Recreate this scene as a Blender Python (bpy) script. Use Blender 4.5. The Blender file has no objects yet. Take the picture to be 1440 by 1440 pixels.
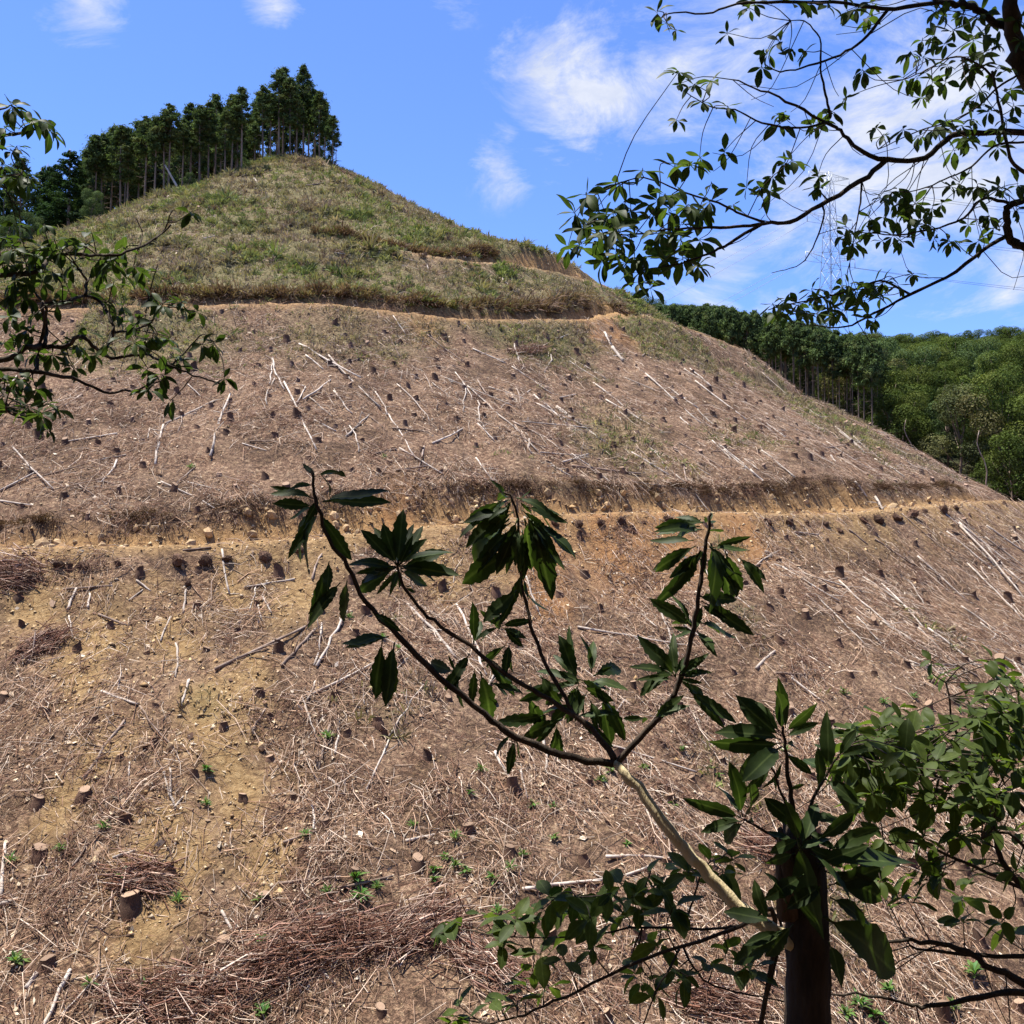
import bpy, math, random
import numpy as np
from mathutils import Vector, Matrix
sc = bpy.context.scene
COL = sc.collection
random.seed(4)
# ---------------------------------------------------------------- camera
cam = bpy.data.cameras.new('camera'); cam_o = bpy.data.objects.new('camera', cam); COL.objects.link(cam_o)
cam.sensor_width = 36; cam.lens = 36; cam.clip_start = .05; cam.clip_end = 6000
cam_o.location = (0, 0, 0); cam_o.rotation_euler = (math.radians(90+3.18), 0, 0)
sc.camera = cam_o
# ---------------------------------------------------------------- sun, sky, exposure
SUN_EL, SUN_AZ = math.radians(72), math.radians(-72)         # azimuth clockwise from +Y: high, to the left and a little beyond the hill
sun_dir = Vector((math.sin(SUN_AZ)*math.cos(SUN_EL), math.cos(SUN_AZ)*math.cos(SUN_EL), math.sin(SUN_EL)))
sl = bpy.data.lights.new('sun', 'SUN'); sl.energy = 5.0; sl.angle = math.radians(.53); sl.color = (1, .95, .875)
so = bpy.data.objects.new('sun', sl); COL.objects.link(so); so.rotation_euler = (-sun_dir).to_track_quat('-Z', 'Y').to_euler()
sc.view_settings.view_transform = 'Standard'; sc.view_settings.look = 'None'; sc.view_settings.gamma = 1
sc.view_settings.use_curve_mapping = False; sc.view_settings.exposure = 1.17
world = bpy.data.worlds.new('World'); sc.world = world; world.use_nodes = True
SKY_STRENGTH = .096
def build_world():
    nt = world.node_tree; N = nt.nodes; L = nt.links
    for n in list(N): N.remove(n)
    out = N.new('ShaderNodeOutputWorld'); bg = N.new('ShaderNodeBackground'); bg.inputs['Strength'].default_value = SKY_STRENGTH
    L.new(bg.outputs[0], out.inputs['Surface'])
    sky = N.new('ShaderNodeTexSky'); sky.sky_type = 'NISHITA'; sky.sun_disc = False
    sky.sun_elevation = SUN_EL; sky.sun_rotation = SUN_AZ; sky.air_density = 1.0; sky.dust_density = .0; sky.ozone_density = 4.0; sky.altitude = 900
    tc = N.new('ShaderNodeTexCoord')
    nrm = N.new('ShaderNodeVectorMath'); nrm.operation = 'NORMALIZE'; L.new(tc.outputs['Generated'], nrm.inputs[0])
    D = nrm.outputs[0]
    def math_(op, a, b=None, c=None, clamp=False):
        m = N.new('ShaderNodeMath'); m.operation = op; m.use_clamp = clamp
        for i, v in enumerate((a, b, c)):
            if v is None: continue
            if isinstance(v, (int, float)): m.inputs[i].default_value = v
            else: L.new(v, m.inputs[i])
        return m.outputs[0]
    def noise(scale, detail, rough, off, dist=0.):
        mp = N.new('ShaderNodeMapping'); mp.inputs['Location'].default_value = off; mp.inputs['Scale'].default_value = (1, 1, 2.1)
        L.new(D, mp.inputs['Vector'])
        n = N.new('ShaderNodeTexNoise'); n.inputs['Scale'].default_value = scale; n.inputs['Detail'].default_value = detail
        n.inputs['Roughness'].default_value = rough; n.inputs['Distortion'].default_value = dist
        L.new(mp.outputs[0], n.inputs['Vector']); return n.outputs['Fac']
    fine = noise(8, 11, .68, (3.1, .4, 7.7), .5)
    # banks of cumulus, each round its own bearing in the sky (bearing noted as a sight line)
    blobs = [(775, 110, .042, 1.0), (815, 118, .05, 1.1), (862, 125, .045, 1.0), (905, 115, .045, .9), (790, 80, .03, .8), (965, 95, .07, .8), (1040, 70, .085, .75), (1110, 90, .07, .6), (1225, 165, .075, 1.05), (1300, 225, .11, 1.0), (1400, 290, .10, .85),
             (1180, 250, .085, .85), (1110, 330, .075, .6), (1010, 400, .05, .95), (1080, 432, .035, .9), (1420, 375, .05, .85), (1418, 415, .025, .8),
             (706, 240, .026, .75), (715, 192, .018, .5), (770, 212, .028, .5), (718, 58, .014, .45), (120, 0, .035, .75), (388, 8, .022, .8), (400, 30, .012, .6), (640, 8, .022, .4), (1180, 15, .07, .7), (1330, 60, .06, .5)]
    acc = None
    for px, py, r, w in blobs:
        d = Vector(((px-720)/1440, 1, (720-py)/1440)); d.rotate(Matrix.Rotation(math.radians(3.18), 3, 'X')); d.normalize()
        v = N.new('ShaderNodeVectorMath'); v.operation = 'DISTANCE'; L.new(D, v.inputs[0]); v.inputs[1].default_value = d
        f = math_('MULTIPLY', math_('SUBTRACT', 1.0, math_('DIVIDE', v.outputs['Value'], r*1.75), clamp=True), w)
        acc = f if acc is None else math_('MAXIMUM', acc, f)
    # the same broken cloud elsewhere in the sky
    broad = noise(2.3, 3, .5, (9.3, 2.2, 1.4))
    gen = math_('MULTIPLY', math_('SUBTRACT', broad, .56, clamp=True), 4.5)
    fz = N.new('ShaderNodeVectorMath'); fz.operation = 'DOT_PRODUCT'; L.new(D, fz.inputs[0]); fz.inputs[1].default_value = (0, math.cos(math.radians(3)), math.sin(math.radians(3)))
    away = math_('SUBTRACT', 1.0, math_('DIVIDE', math_('SUBTRACT', fz.outputs['Value'], .74, clamp=True), .1), clamp=True)
    acc = math_('MAXIMUM', acc, math_('MULTIPLY', gen, away))
    dens = math_('ADD', acc, math_('MULTIPLY', math_('SUBTRACT', fine, .51), 2.3))
    alpha = math_('MULTIPLY', math_('SUBTRACT', dens, .3), 1.7, clamp=True)
    alpha = math_('MULTIPLY', math_('POWER', alpha, 1.25), math_('MULTIPLY', acc, 4.0, clamp=True), clamp=True)
    mix = N.new('ShaderNodeMix'); mix.data_type = 'RGBA'
    L.new(math_('MULTIPLY', alpha, .92), mix.inputs['Factor']); 
    tint = N.new('ShaderNodeMix'); tint.data_type = 'RGBA'; tint.blend_type = 'MULTIPLY'; tint.inputs['Factor'].default_value = 1   # the photo's cool white balance
    L.new(sky.outputs[0], tint.inputs['A']); tint.inputs['B'].default_value = (.74, .86, 1.22, 1); L.new(tint.outputs['Result'], mix.inputs['A'])
    c = .43/SKY_STRENGTH
    shade = N.new('ShaderNodeMix'); shade.data_type = 'RGBA'                      # grey-blue hollows in the cloud
    L.new(math_('MULTIPLY', math_('SUBTRACT', noise(15, 6, .6, (1.7, 5.2, .3)), .38, clamp=True), 3.2, clamp=True), shade.inputs['Factor'])
    shade.inputs['A'].default_value = (c*.70, c*.77, c*.95, 1); shade.inputs['B'].default_value = (c*1.0, c*1.02, c*1.08, 1); L.new(shade.outputs['Result'], mix.inputs['B'])
    L.new(mix.outputs['Result'], bg.inputs['Color'])
build_world()
# ---------------------------------------------------------------- numeric helpers and the lie of the land
rng = np.random.default_rng(11)
PITCH = math.radians(3.18)
F = 1440.0
def ray(px, py):
    """direction of a sight line for a place noted in the photograph (unit forward depth)"""
    a = (np.asarray(px, float)-720)/F; b = (720-np.asarray(py, float))/F
    c, s = math.cos(PITCH), math.sin(PITCH)
    return np.stack([a, c-b*s, s+b*c], -1)
def at(px, py, d):
    return ray(px, py)*np.asarray(d, float)[..., None] if np.ndim(d) else ray(px, py)*d
_perm = np.random.default_rng(5).permutation(256)
_perm = np.concatenate([_perm, _perm])
_gr = np.array([(math.cos(k*2.39996), math.sin(k*2.39996)) for k in range(256)])
def pn(x, y):
    x = np.asarray(x, float); y = np.asarray(y, float)
    xi = np.floor(x).astype(int); yi = np.floor(y).astype(int)
    xf = x-xi; yf = y-yi
    u = xf*xf*xf*(xf*(xf*6-15)+10); v = yf*yf*yf*(yf*(yf*6-15)+10)
    def g(ix, iy, fx, fy):
        h = _perm[(_perm[ix & 255]+iy) & 255]
        return _gr[h, 0]*fx+_gr[h, 1]*fy
    n00 = g(xi, yi, xf, yf); n10 = g(xi+1, yi, xf-1, yf)
    n01 = g(xi, yi+1, xf, yf-1); n11 = g(xi+1, yi+1, xf-1, yf-1)
    return (n00*(1-u)+n10*u)*(1-v)+(n01*(1-u)+n11*u)*v
def fbm(x, y, o=4):
    r = 0; a = 1.0
    for k in range(o):
        r = r+a*pn(np.asarray(x)*2**k+17.3*k, np.asarray(y)*2**k-9.1*k); a *= .5
    return r
def sstep(a, b, x):
    t = np.clip((np.asarray(x, float)-a)/(b-a), 0, 1); return t*t*(3-2*t)
AX, AY, AZ, RND = -24.5, 119.0, 48.2, 3.0
BASE = math.atan2(-AY, -AX)
def polar(x, y):
    dx = x-AX; dy = y-AY
    R = np.hypot(dx, dy)
    phi = np.arctan2(dy, dx)-BASE
    return R, (phi+math.pi) % (2*math.pi)-math.pi
def slope_at(phi):
    d = np.degrees(phi)
    return np.interp(d, [-180, -90, -60, -30, 0, 20, 38, 52, 75, 110, 180], [.45, .53, .60, .622, .628, .628, .616, .594, .57, .45, .45])
def cone(x, y):
    R, phi = polar(x, y)
    return AZ-slope_at(phi)*(np.sqrt(R*R+RND*RND)-RND)
def cone_R(z, phi):
    q = (AZ-z)/slope_at(phi)+RND
    return np.sqrt(np.maximum(q*q-RND*RND, .01))
def march(px, py, h, d0=14., d1=200., n=900):
    """first hit of a sight line with the height function h (vectorised); nan if it leaves the hill"""
    D = ray(np.atleast_1d(px), np.atleast_1d(py))
    ts = np.geomspace(d0, d1, n)
    out = np.full(len(D), np.nan)
    for i, d in enumerate(D):
        p = d[None]*ts[:, None]
        f = p[:, 2]-h(p[:, 0], p[:, 1])
        k = np.nonzero(f < 0)[0]
        if len(k) and k[0] > 0:
            a, b = ts[k[0]-1], ts[k[0]]; fa, fb = f[k[0]-1], f[k[0]]
            out[i] = a+(b-a)*fa/(fa-fb)
    return D*out[:, None]
# the three contour tracks: places noted in the photograph -> height along the hill's own angle
def track(pts):
    P = march([p[0] for p in pts], [p[1] for p in pts], cone)
    R, ph = polar(P[:, 0], P[:, 1])
    ok = ~np.isnan(ph)
    o = np.argsort(ph[ok])
    return ph[ok][o], P[ok][o][:, 2]
T1 = track([(-60, 775), (0, 772), (150, 771), (300, 768), (420, 762), (520, 750), (650, 738), (760, 726), (860, 723), (1000, 723), (1130, 727), (1290, 713), (1380, 705)])
T2 = track([(-40, 446), (130, 440), (285, 436), (460, 433), (540, 444), (620, 453), (690, 455), (800, 454), (880, 449)])
T2 = (np.append(T2[0], T2[0][-1]+.16), np.append(T2[1], T2[1][-1]-1.5))
T3 = track([(440, 338), (515, 348), (567, 360), (620, 369), (660, 374), (700, 374)])
TRK = [(T1, 3.3, 1.65, None), (T2, 2.8, 2.4, None), (T3, 2.6, 2.4, (math.degrees(T3[0][0])-4, math.degrees(T3[0][0])+8))]
def hill(x, y, info=False):
    R, phi = polar(x, y)
    z = AZ-slope_at(phi)*(np.sqrt(R*R+RND*RND)-RND)
    dg = np.degrees(phi)
    for (tp, tz), amp in ((T3, 1.6), (T2, .6)):             # the ground swells out above each bench, most on the right shoulder
        a = z-np.interp(phi, tp, tz); z = z+amp*np.exp(-((a-2.6)/2.2)**2)*sstep(18, 42, dg)
    a = z-np.interp(phi, *T2); z = z-1.5*np.exp(-((a-.2)/3.5)**2)*sstep(34, 50, dg)
    z = z+.9*fbm(x*.055, y*.055, 3)+.26*fbm(x*.35+3, y*.35, 3)
    road = np.zeros_like(z); bank = np.zeros_like(z)
    for (tp, tz), w, bs, fade in TRK:
        zr = np.interp(phi, tp, tz)
        Rr = cone_R(zr, phi)
        wgt = sstep(fade[0], fade[1], np.degrees(phi)) if fade else 1.0
        w = w*(1+.9*sstep(24, 46, dg)*(fade is not None or bs > 2.3))
        u = R-Rr                                            # <0 uphill
        jag = .45*fbm(x*.9, y*.9, 3)
        up = np.maximum(0, -u-w/2+jag); dn = np.maximum(0, u-w/2+.5*jag)
        zc = zr+.05*fbm(x*1.3, y*1.3, 2)
        zt = np.where(u < 0, np.minimum(z, zc+up*bs), np.maximum(z, zc-dn*.95))
        near = np.abs(u) < w/2+4
        zt = np.where(near, zt, z)
        cut = np.clip((z-zt)*1.5, 0, 1)*near*wgt
        bank = np.maximum(bank, np.where(u < -w/2+.2, cut, 0))
        road = np.maximum(road, (1-sstep(w/2-.3, w/2+.9, np.abs(u)))*wgt)
        z = z+(zt-z)*wgt
    return (z, road, bank) if info else z
def seg_dist(x, y, a, b):
    ax, ay, bx, by = a[0], a[1], b[0], b[1]
    t = np.clip(((x-ax)*(bx-ax)+(y-ay)*(by-ay))/((bx-ax)**2+(by-ay)**2), 0, 1)
    return np.hypot(x-ax-t*(bx-ax), y-ay-t*(by-ay)), t
RA, RB, RC = at(820, 452, 205.), at(1130, 520, 185.), at(1290, 620, 165.)
FA, FB, FC = at(1000, 540, 420.), at(1330, 512, 400.), at(1800, 480, 380.)
FA2 = at(400, 600, 430.)
def back(x, y):
    z = np.full(np.shape(x), -14.0)
    for a, b, s in ((RA, RB, .5), (RB, RC, .5), (FA2, FA, .3), (FA, FB, .27), (FB, FC, .27)):
        d, t = seg_dist(x, y, a, b)
        z = np.maximum(z, a[2]+(b[2]-a[2])*t-s*(np.sqrt(d*d+64)-8))
    return z+1.2*fbm(x*.02, y*.02, 3)
def ground(x, y, info=False):
    x = np.asarray(x, float); y = np.asarray(y, float)
    h, road, bank = hill(x, y, True)
    near = np.where(y > -40, -1.62-.6*np.maximum(y, -40)-.25*np.minimum(np.abs(x), 60)*0, 22.4)
    floor = -12.7+.25*fbm(x*.12, y*.12, 3)-.05*np.maximum(0, x-10)+.02*np.maximum(0, np.hypot(x, y)-300)
    floor = np.maximum(floor, -16)
    z = np.maximum(np.maximum(h, near), np.maximum(floor, back(x, y)))
    k = np.exp(-np.abs(h-floor)/.6)*.3
    z = z+np.where((z < h+.01) | (z < floor+.01), k, 0)
    if info:
        on = (h >= z-.35)
        return z, road*on, bank*on, on
    return z
def gz(x, y): return ground(np.atleast_1d(x), np.atleast_1d(y))
def hit(px, py, d1=200.):
    return march(px, py, ground, 14., d1)
# ---------------------------------------------------------------- mesh and material helpers
def mesh_np(name, V, Fc, cols=None, smooth=False, attr='tint'):
    V = np.ascontiguousarray(V, np.float32).reshape(-1, 3)
    me = bpy.data.meshes.new(name)
    if isinstance(Fc, np.ndarray):
        n, k = Fc.shape
        flat = np.ascontiguousarray(Fc, np.int32).ravel(); starts = np.arange(0, n*k, k, dtype=np.int32)
    else:
        flat = np.array([i for f in Fc for i in f], np.int32)
        ln = np.array([len(f) for f in Fc]); n = len(ln); starts = np.concatenate([[0], np.cumsum(ln)[:-1]]).astype(np.int32)
    me.vertices.add(len(V)); me.vertices.foreach_set('co', V.ravel())
    me.loops.add(len(flat)); me.loops.foreach_set('vertex_index', flat)
    me.polygons.add(n); me.polygons.foreach_set('loop_start', starts)
    if smooth: me.polygons.foreach_set('use_smooth', np.ones(n, bool))
    if cols is not None:
        a = me.color_attributes.new(attr, 'FLOAT_COLOR', 'POINT')
        c = np.ones((len(V), 4), np.float32); c[:, :cols.shape[1]] = cols
        a.data.foreach_set('color', c.ravel())
    me.update(calc_edges=True); me.validate()
    return me
def obj(name, me, mat=None, parent=None, loc=None):
    o = bpy.data.objects.new(name, me); COL.objects.link(o)
    if mat is not None and not len(me.materials): me.materials.append(mat)
    if parent is not None: o.parent = parent
    if loc is not None: o.location = loc
    return o
def tag(o, label=None, cat=None, group=None, kind=None):
    if label: o['label'] = label
    if cat: o['category'] = cat
    if group: o['group'] = group
    if kind: o['kind'] = kind
    return o
def empty(name, loc):
    o = bpy.data.objects.new(name, None); COL.objects.link(o); o.location = loc; o.empty_display_size = .2
    return o
def catmull(P, n):
    P = np.asarray(P, float)
    if len(P) < 3: 
        t = np.linspace(0, 1, n)[:, None]; return P[0]*(1-t)+P[-1]*t
    Q = np.vstack([2*P[0]-P[1], P, 2*P[-1]-P[-2]])
    out = []
    for u in np.linspace(0, len(P)-1-1e-9, n):
        i = int(u); t = u-i; a, b, c, d = Q[i:i+4]
        out.append(.5*((2*b)+(-a+c)*t+(2*a-5*b+4*c-d)*t*t+(-a+3*b-3*c+d)*t**3))
    return np.array(out)
def tube(P, r, sides=6, cap=True, wob=0.):
    P = np.asarray(P, float); n = len(P); r = np.broadcast_to(r, n).astype(float)
    T = np.gradient(P, axis=0); T /= np.linalg.norm(T, axis=1)[:, None]+1e-9
    ref = np.array([0, 0, 1.]) if abs(T[:, 2]).mean() < .8 else np.array([0, 1., 0])
    U = np.cross(T, ref); U /= np.linalg.norm(U, axis=1)[:, None]+1e-9
    W = np.cross(T, U)
    a = np.linspace(0, 2*math.pi, sides, endpoint=False)
    rr = r[:, None]*(1+wob*np.random.default_rng(n+sides).standard_normal((n, sides)))
    V = P[:, None]+rr[..., None]*(np.cos(a)[None, :, None]*U[:, None]+np.sin(a)[None, :, None]*W[:, None])
    i = np.arange(n-1)[:, None]*sides; j = np.arange(sides)[None]; k = (j+1) % sides
    Fq = np.stack([i+j, i+k, i+sides+k, i+sides+j], -1).reshape(-1, 4)
    fl = [tuple(f) for f in Fq]
    if cap: fl += [tuple(range(sides))[::-1], tuple(range((n-1)*sides, n*sides))]
    return V.reshape(-1, 3), fl
class Acc:
    def __init__(s): s.V = []; s.F = []; s.C = []; s.n = 0
    def add(s, V, F_, c=None):
        s.V.append(V); s.F += [tuple(i+s.n for i in f) for f in F_]
        if c is not None: s.C.append(np.broadcast_to(c, (len(V), 3)))
        s.n += len(V)
    def mesh(s, name, smooth=False):
        return mesh_np(name, np.vstack(s.V), s.F, np.vstack(s.C) if s.C else None, smooth)
def new_mat(name, rough=.85, spec=.3):
    m = bpy.data.materials.new(name); m.use_nodes = True
    b = m.node_tree.nodes['Principled BSDF']; b.inputs['Roughness'].default_value = rough
    b.inputs['Specular IOR Level'].default_value = spec
    return m, m.node_tree, b
def nd(nt, typ, **kw):
    n = nt.nodes.new(typ)
    for k, v in kw.items():
        if k in ('ins',):
            for kk, vv in v.items(): n.inputs[kk].default_value = vv
        else: setattr(n, k, v)
    return n
def ntex(nt, vec, scale, detail=4, rough=.55, dist=0.):
    n = nd(nt, 'ShaderNodeTexNoise', ins={'Scale': scale, 'Detail': detail, 'Roughness': rough, 'Distortion': dist})
    if vec is not None: nt.links.new(vec, n.inputs['Vector'])
    return n.outputs['Fac']
def ramp(nt, fac, stops):
    r = nd(nt, 'ShaderNodeValToRGB'); e = r.color_ramp.elements
    while len(e) < len(stops): e.new(.5)
    for q, (p, c) in zip(e, stops): q.position = p; q.color = (*c, 1) if len(c) == 3 else c
    nt.links.new(fac, r.inputs[0]); return r.outputs[0]
def mixc(nt, fac, a, b, mode='MIX'):
    m = nd(nt, 'ShaderNodeMix', data_type='RGBA', blend_type=mode)
    for s, v in (('Factor', fac), ('A', a), ('B', b)):
        if isinstance(v, (int, float)): m.inputs[s].default_value = v
        elif isinstance(v, tuple): m.inputs[s].default_value = (*v, 1)
        else: nt.links.new(v, m.inputs[s])
    return m.outputs['Result']
def mth(nt, op, a, b=0., clamp=False):
    m = nd(nt, 'ShaderNodeMath', operation=op, use_clamp=clamp)
    for i, v in enumerate((a, b)):
        if isinstance(v, (int, float)): m.inputs[i].default_value = v
        else: nt.links.new(v, m.inputs[i])
    return m.outputs[0]
def bump(nt, b, h, strength, dist):
    n = nd(nt, 'ShaderNodeBump', ins={'Strength': strength, 'Distance': dist}); nt.links.new(h, n.inputs['Height']); nt.links.new(n.outputs[0], b.inputs['Normal'])
def tint_mat(name, rough=.9, nscale=3., amount=.35, spec=.2, translucent=0.):
    """colour from the pieces' own tint, broken up by a little noise"""
    m, nt, b = new_mat(name, rough, spec)
    a = nd(nt, 'ShaderNodeVertexColor', layer_name='tint')
    g = nd(nt, 'ShaderNodeNewGeometry')
    f = ntex(nt, g.outputs['Position'], nscale, 4)
    k = ramp(nt, f, [(.3, (1-amount,)*3), (.7, (1+amount*.5,)*3)])
    c = mixc(nt, 1., a.outputs['Color'], k, 'MULTIPLY'); nt.links.new(c, b.inputs['Base Color'])
    if translucent:
        t = nd(nt, 'ShaderNodeBsdfTranslucent'); nt.links.new(mixc(nt, 1., c, (1.2, 1.25, .75), 'MULTIPLY'), t.inputs['Color'])
        x = nd(nt, 'ShaderNodeMixShader', ins={0: translucent}); nt.links.new(b.outputs[0], x.inputs[1]); nt.links.new(t.outputs[0], x.inputs[2])
        nt.links.new(x.outputs[0], nt.nodes['Material Output'].inputs['Surface'])
    return m
# ---------------------------------------------------------------- ground cover amounts, in the hill's own terms
def above(x, y, t):
    R, phi = polar(x, y); (tp, tz) = t
    return cone(x, y)-np.interp(phi, tp, tz), np.degrees(phi), R
def grass_amt(x, y):
    a2, dg, R = above(x, y, T2); a1 = above(x, y, T1)[0]
    n = fbm(x*.09+4, y*.09, 4)
    top = sstep(.6, 1.6, a2)*np.clip(.78+.6*n, 0, 1)
    mid = (a2 < .3)*(a1 > 1)*np.clip(sstep(-7, -1.5, a2)*(.35+1.1*n)*(dg > -14)+sstep(14, 34, dg)*(.22+.9*n)*sstep(-14, -1, a2)+sstep(5, 22, dg)*(n*1.3-.12), 0, .8)
    low = (a1 < -2)*np.clip((fbm(x*.16+9, y*.16, 3)-.38)*1.6, 0, .6)
    left = (dg < -26)*(a1 > 6)*np.clip(.25+.9*n, 0, .9)*sstep(-9, 2, a2)
    return np.maximum(np.maximum(top, mid), np.maximum(low, left))
_soil = [(130, 900, 2.0), (110, 960, 1.5), (140, 1050, 1.3), (95, 1130, 1.2), (240, 900, 1.6), (300, 1000, 1.8), (320, 1070, 1.7), (350, 1110, 1.5), (345, 960, 1.4), (60, 860, 1.5), (260, 1210, 1.3), (220, 1280, 1.4), (420, 840, 1.8), (330, 830, 1.6), (200, 1190, 1.2), (375, 1210, 1.0), (620, 790, 1.8), (700, 780, 1.6)]
_orange = [(775, 760, 1.3), (770, 800, 1.2), (765, 845, 1.1), (850, 760, 1.8), (950, 755, 1.8), (1040, 750, 1.6), (900, 775, 1.4), (560, 745, 1.2), (880, 470, 2.2), (830, 468, 1.5), (600, 462, 1.3)]
_sp = [(hit([a], [b])[0], r) for a, b, r in _soil]; _op = [(hit([a], [b])[0], r) for a, b, r in _orange]
def blob(x, y, L):
    m = np.zeros(np.shape(x))
    wx = x+.9*fbm(x*.5, y*.5, 2); wy = y+1.2*fbm(x*.5+7, y*.5, 2)
    for p, r in L:
        if np.isnan(p[0]): continue
        m = np.maximum(m, np.exp(-(((wx-p[0])/(r*.8))**2+((wy-p[1])/(r*1.25))**2)))
    return m
# ---------------------------------------------------------------- the ground: one sheet from the hill top to the horizon
def build_ground():
    R = np.concatenate([[0.01], np.arange(.8, 24, .6), np.arange(24, 112, .3), np.arange(112, 130, .5), np.geomspace(130, 2600, 55)])
    ph = np.concatenate([np.linspace(-66, 74, 540), np.linspace(76, 292, 72)])          # degrees round the hill
    ph = np.radians(ph)+BASE
    Rg, Pg = np.meshgrid(R, ph, indexing='ij')
    X = AX+Rg*np.cos(Pg); Y = AY+Rg*np.sin(Pg)
    Z, road, bank, on = ground(X, Y, True)
    # clods and lumps of the churned ground
    rough = on*(1-.6*road)
    Z = Z+rough*(.19*fbm(X*1.1, Y*1.1, 3)+.09*fbm(X*3.1+5, Y*3.1, 2))+bank*.38*fbm(X*2.2, Y*2.2+Z*1.5, 4)
    nr, nphi = X.shape
    i = np.arange(nr-1)[:, None]*nphi; j = np.arange(nphi)[None]; k = (j+1) % nphi
    Fq = np.stack([i+j, i+nphi+j, i+nphi+k, i+k], -1).reshape(-1, 4)
    soil = np.clip(np.maximum(np.maximum(bank, road*.85), blob(X, Y, _sp)*.95), 0, 1)*on
    a1 = above(X, Y, T1)[0]
    soil = np.maximum(soil, on*np.exp(-((a1+1.2)/1.6)**2)*.75*(fbm(X*.4, Y*.4, 2) > -.15))
    a2 = above(X, Y, T2)[0]; soil = np.maximum(soil, on*np.exp(-((a2+.45)/.75)**2)*.95)
    orange = np.clip(np.maximum(blob(X, Y, _op), np.maximum(bank*.35+road*.12, .4*np.exp(-((a2+.45)/.75)**2))), 0, 1)*on
    grass = grass_amt(X, Y)*on*(1-road)*(1-bank)
    forest = np.where(on, 0., 1.)*(Y > 40)
    cols = np.stack([soil, grass, orange], -1).reshape(-1, 3)
    c4 = np.concatenate([cols, forest.reshape(-1, 1)], 1)
    me = mesh_np('ground', np.stack([X, Y, Z], -1), Fq, c4, True, 'mask')
    m, nt, b = new_mat('hill_ground', .95, .15)
    at_ = nd(nt, 'ShaderNodeVertexColor', layer_name='mask'); sep = nd(nt, 'ShaderNodeSeparateColor'); nt.links.new(at_.outputs['Color'], sep.inputs[0])
    g = nd(nt, 'ShaderNodeNewGeometry'); P = g.outputs['Position']
    n1 = ntex(nt, P, .55, 6, .6); n2 = ntex(nt, P, 5., 8, .68, .6); n3 = ntex(nt, P, 15., 6, .75, 1.2)
    duff = ramp(nt, n2, [(.32, (.050, .027, .016)), (.44, (.128, .073, .044)), (.55, (.235, .148, .093)), (.66, (.48, .355, .24))])
    duff = mixc(nt, ramp(nt, n1, [(.40, (0, 0, 0)), (.68, (.4,)*3)]), duff, (.24, .17, .112))
    n0 = ntex(nt, P, .28, 6, .65, .8); duff = mixc(nt, ramp(nt, n0, [(.46, (0, 0, 0)), (.58, (.85,)*3)]), duff, ramp(nt, n2, [(.3, (.042, .025, .016)), (.7, (.135, .084, .052))]))
    spk = ramp(nt, n3, [(.42, (.45, .43, .42)), (.51, (1., 1., 1.)), (.60, (1.8, 1.75, 1.7))]); duff = mixc(nt, 1., duff, spk, 'MULTIPLY')
    vor = nd(nt, 'ShaderNodeTexVoronoi', ins={'Scale': 4.5, 'Randomness': 1.}); nt.links.new(P, vor.inputs['Vector'])
    ochre = ramp(nt, n2, [(.28, (.15, .085, .036)), (.45, (.31, .195, .078)), (.6, (.46, .31, .135)), (.75, (.58, .44, .23))])
    ochre = mixc(nt, .35, ochre, ramp(nt, vor.outputs['Distance'], [(.1, (.46, .33, .18)), (.5, (.17, .10, .05))]))
    orange_c = ramp(nt, n2, [(.3, (.20, .092, .034)), (.7, (.42, .225, .095))])
    gr = ramp(nt, n2, [(.3, (.06, .055, .022)), (.5, (.135, .125, .05)), (.7, (.215, .185, .09))])
    edge = mth(nt, 'ADD', mth(nt, 'MULTIPLY', mth(nt, 'SUBTRACT', n2, .5), 1.6), 0.)
    def mk(ch, k=1.25): return mth(nt, 'MULTIPLY', mth(nt, 'ADD', sep.outputs[ch], mth(nt, 'MULTIPLY', edge, .75)), k, True)
    c = mixc(nt, mth(nt, 'MULTIPLY', mk(0), sep.outputs[0]), duff, ochre)
    c = mixc(nt, mth(nt, 'MULTIPLY', mk(2), .85), c, orange_c)
    c = mixc(nt, mth(nt, 'MULTIPLY', mk(1), .8), c, gr)
    c = mixc(nt, at_.outputs['Alpha'], c, (.055, .06, .03))
    nt.links.new(c, b.inputs['Base Color'])
    h = mth(nt, 'ADD', mth(nt, 'MULTIPLY', n2, 1.), mth(nt, 'MULTIPLY', n3, .4))
    bump(nt, b, h, .9, .16)
    return tag(obj('ground', me, m), kind='structure')
GROUND = build_ground()
# ---------------------------------------------------------------- slash, grass: what nobody could count
def scatter(n, r0=6, r1=112, d0=-52, d1=57, power=1.25, keep=None, seed=1):
    g = np.random.default_rng(seed); out = []; tot = 0
    while tot < n:
        m = n*4
        R = np.sqrt(g.uniform(r0*r0, r1*r1, m)); a = np.radians(g.uniform(d0, d1, m))+BASE
        x = AX+R*np.cos(a); y = AY+R*np.sin(a); d = np.hypot(x, y)
        ok = (g.random(m) < (26/np.maximum(d, 26))**power) & (y > 19) & (np.abs(x) < .56*y+1)
        x, y = x[ok], y[ok]
        if keep is not None:
            k = g.random(len(x)) < keep(x, y); x, y = x[k], y[k]
        out.append(np.stack([x, y], -1)); tot += len(x)
    P = np.vstack(out)[:n]
    z, road, bank, on = ground(P[:, 0], P[:, 1], True)
    z = z+on*(1-.6*road)*(.19*fbm(P[:, 0]*1.1, P[:, 1]*1.1, 3)+.09*fbm(P[:, 0]*3.1+5, P[:, 1]*3.1, 2))
    return np.column_stack([P, z]), road, bank
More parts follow.
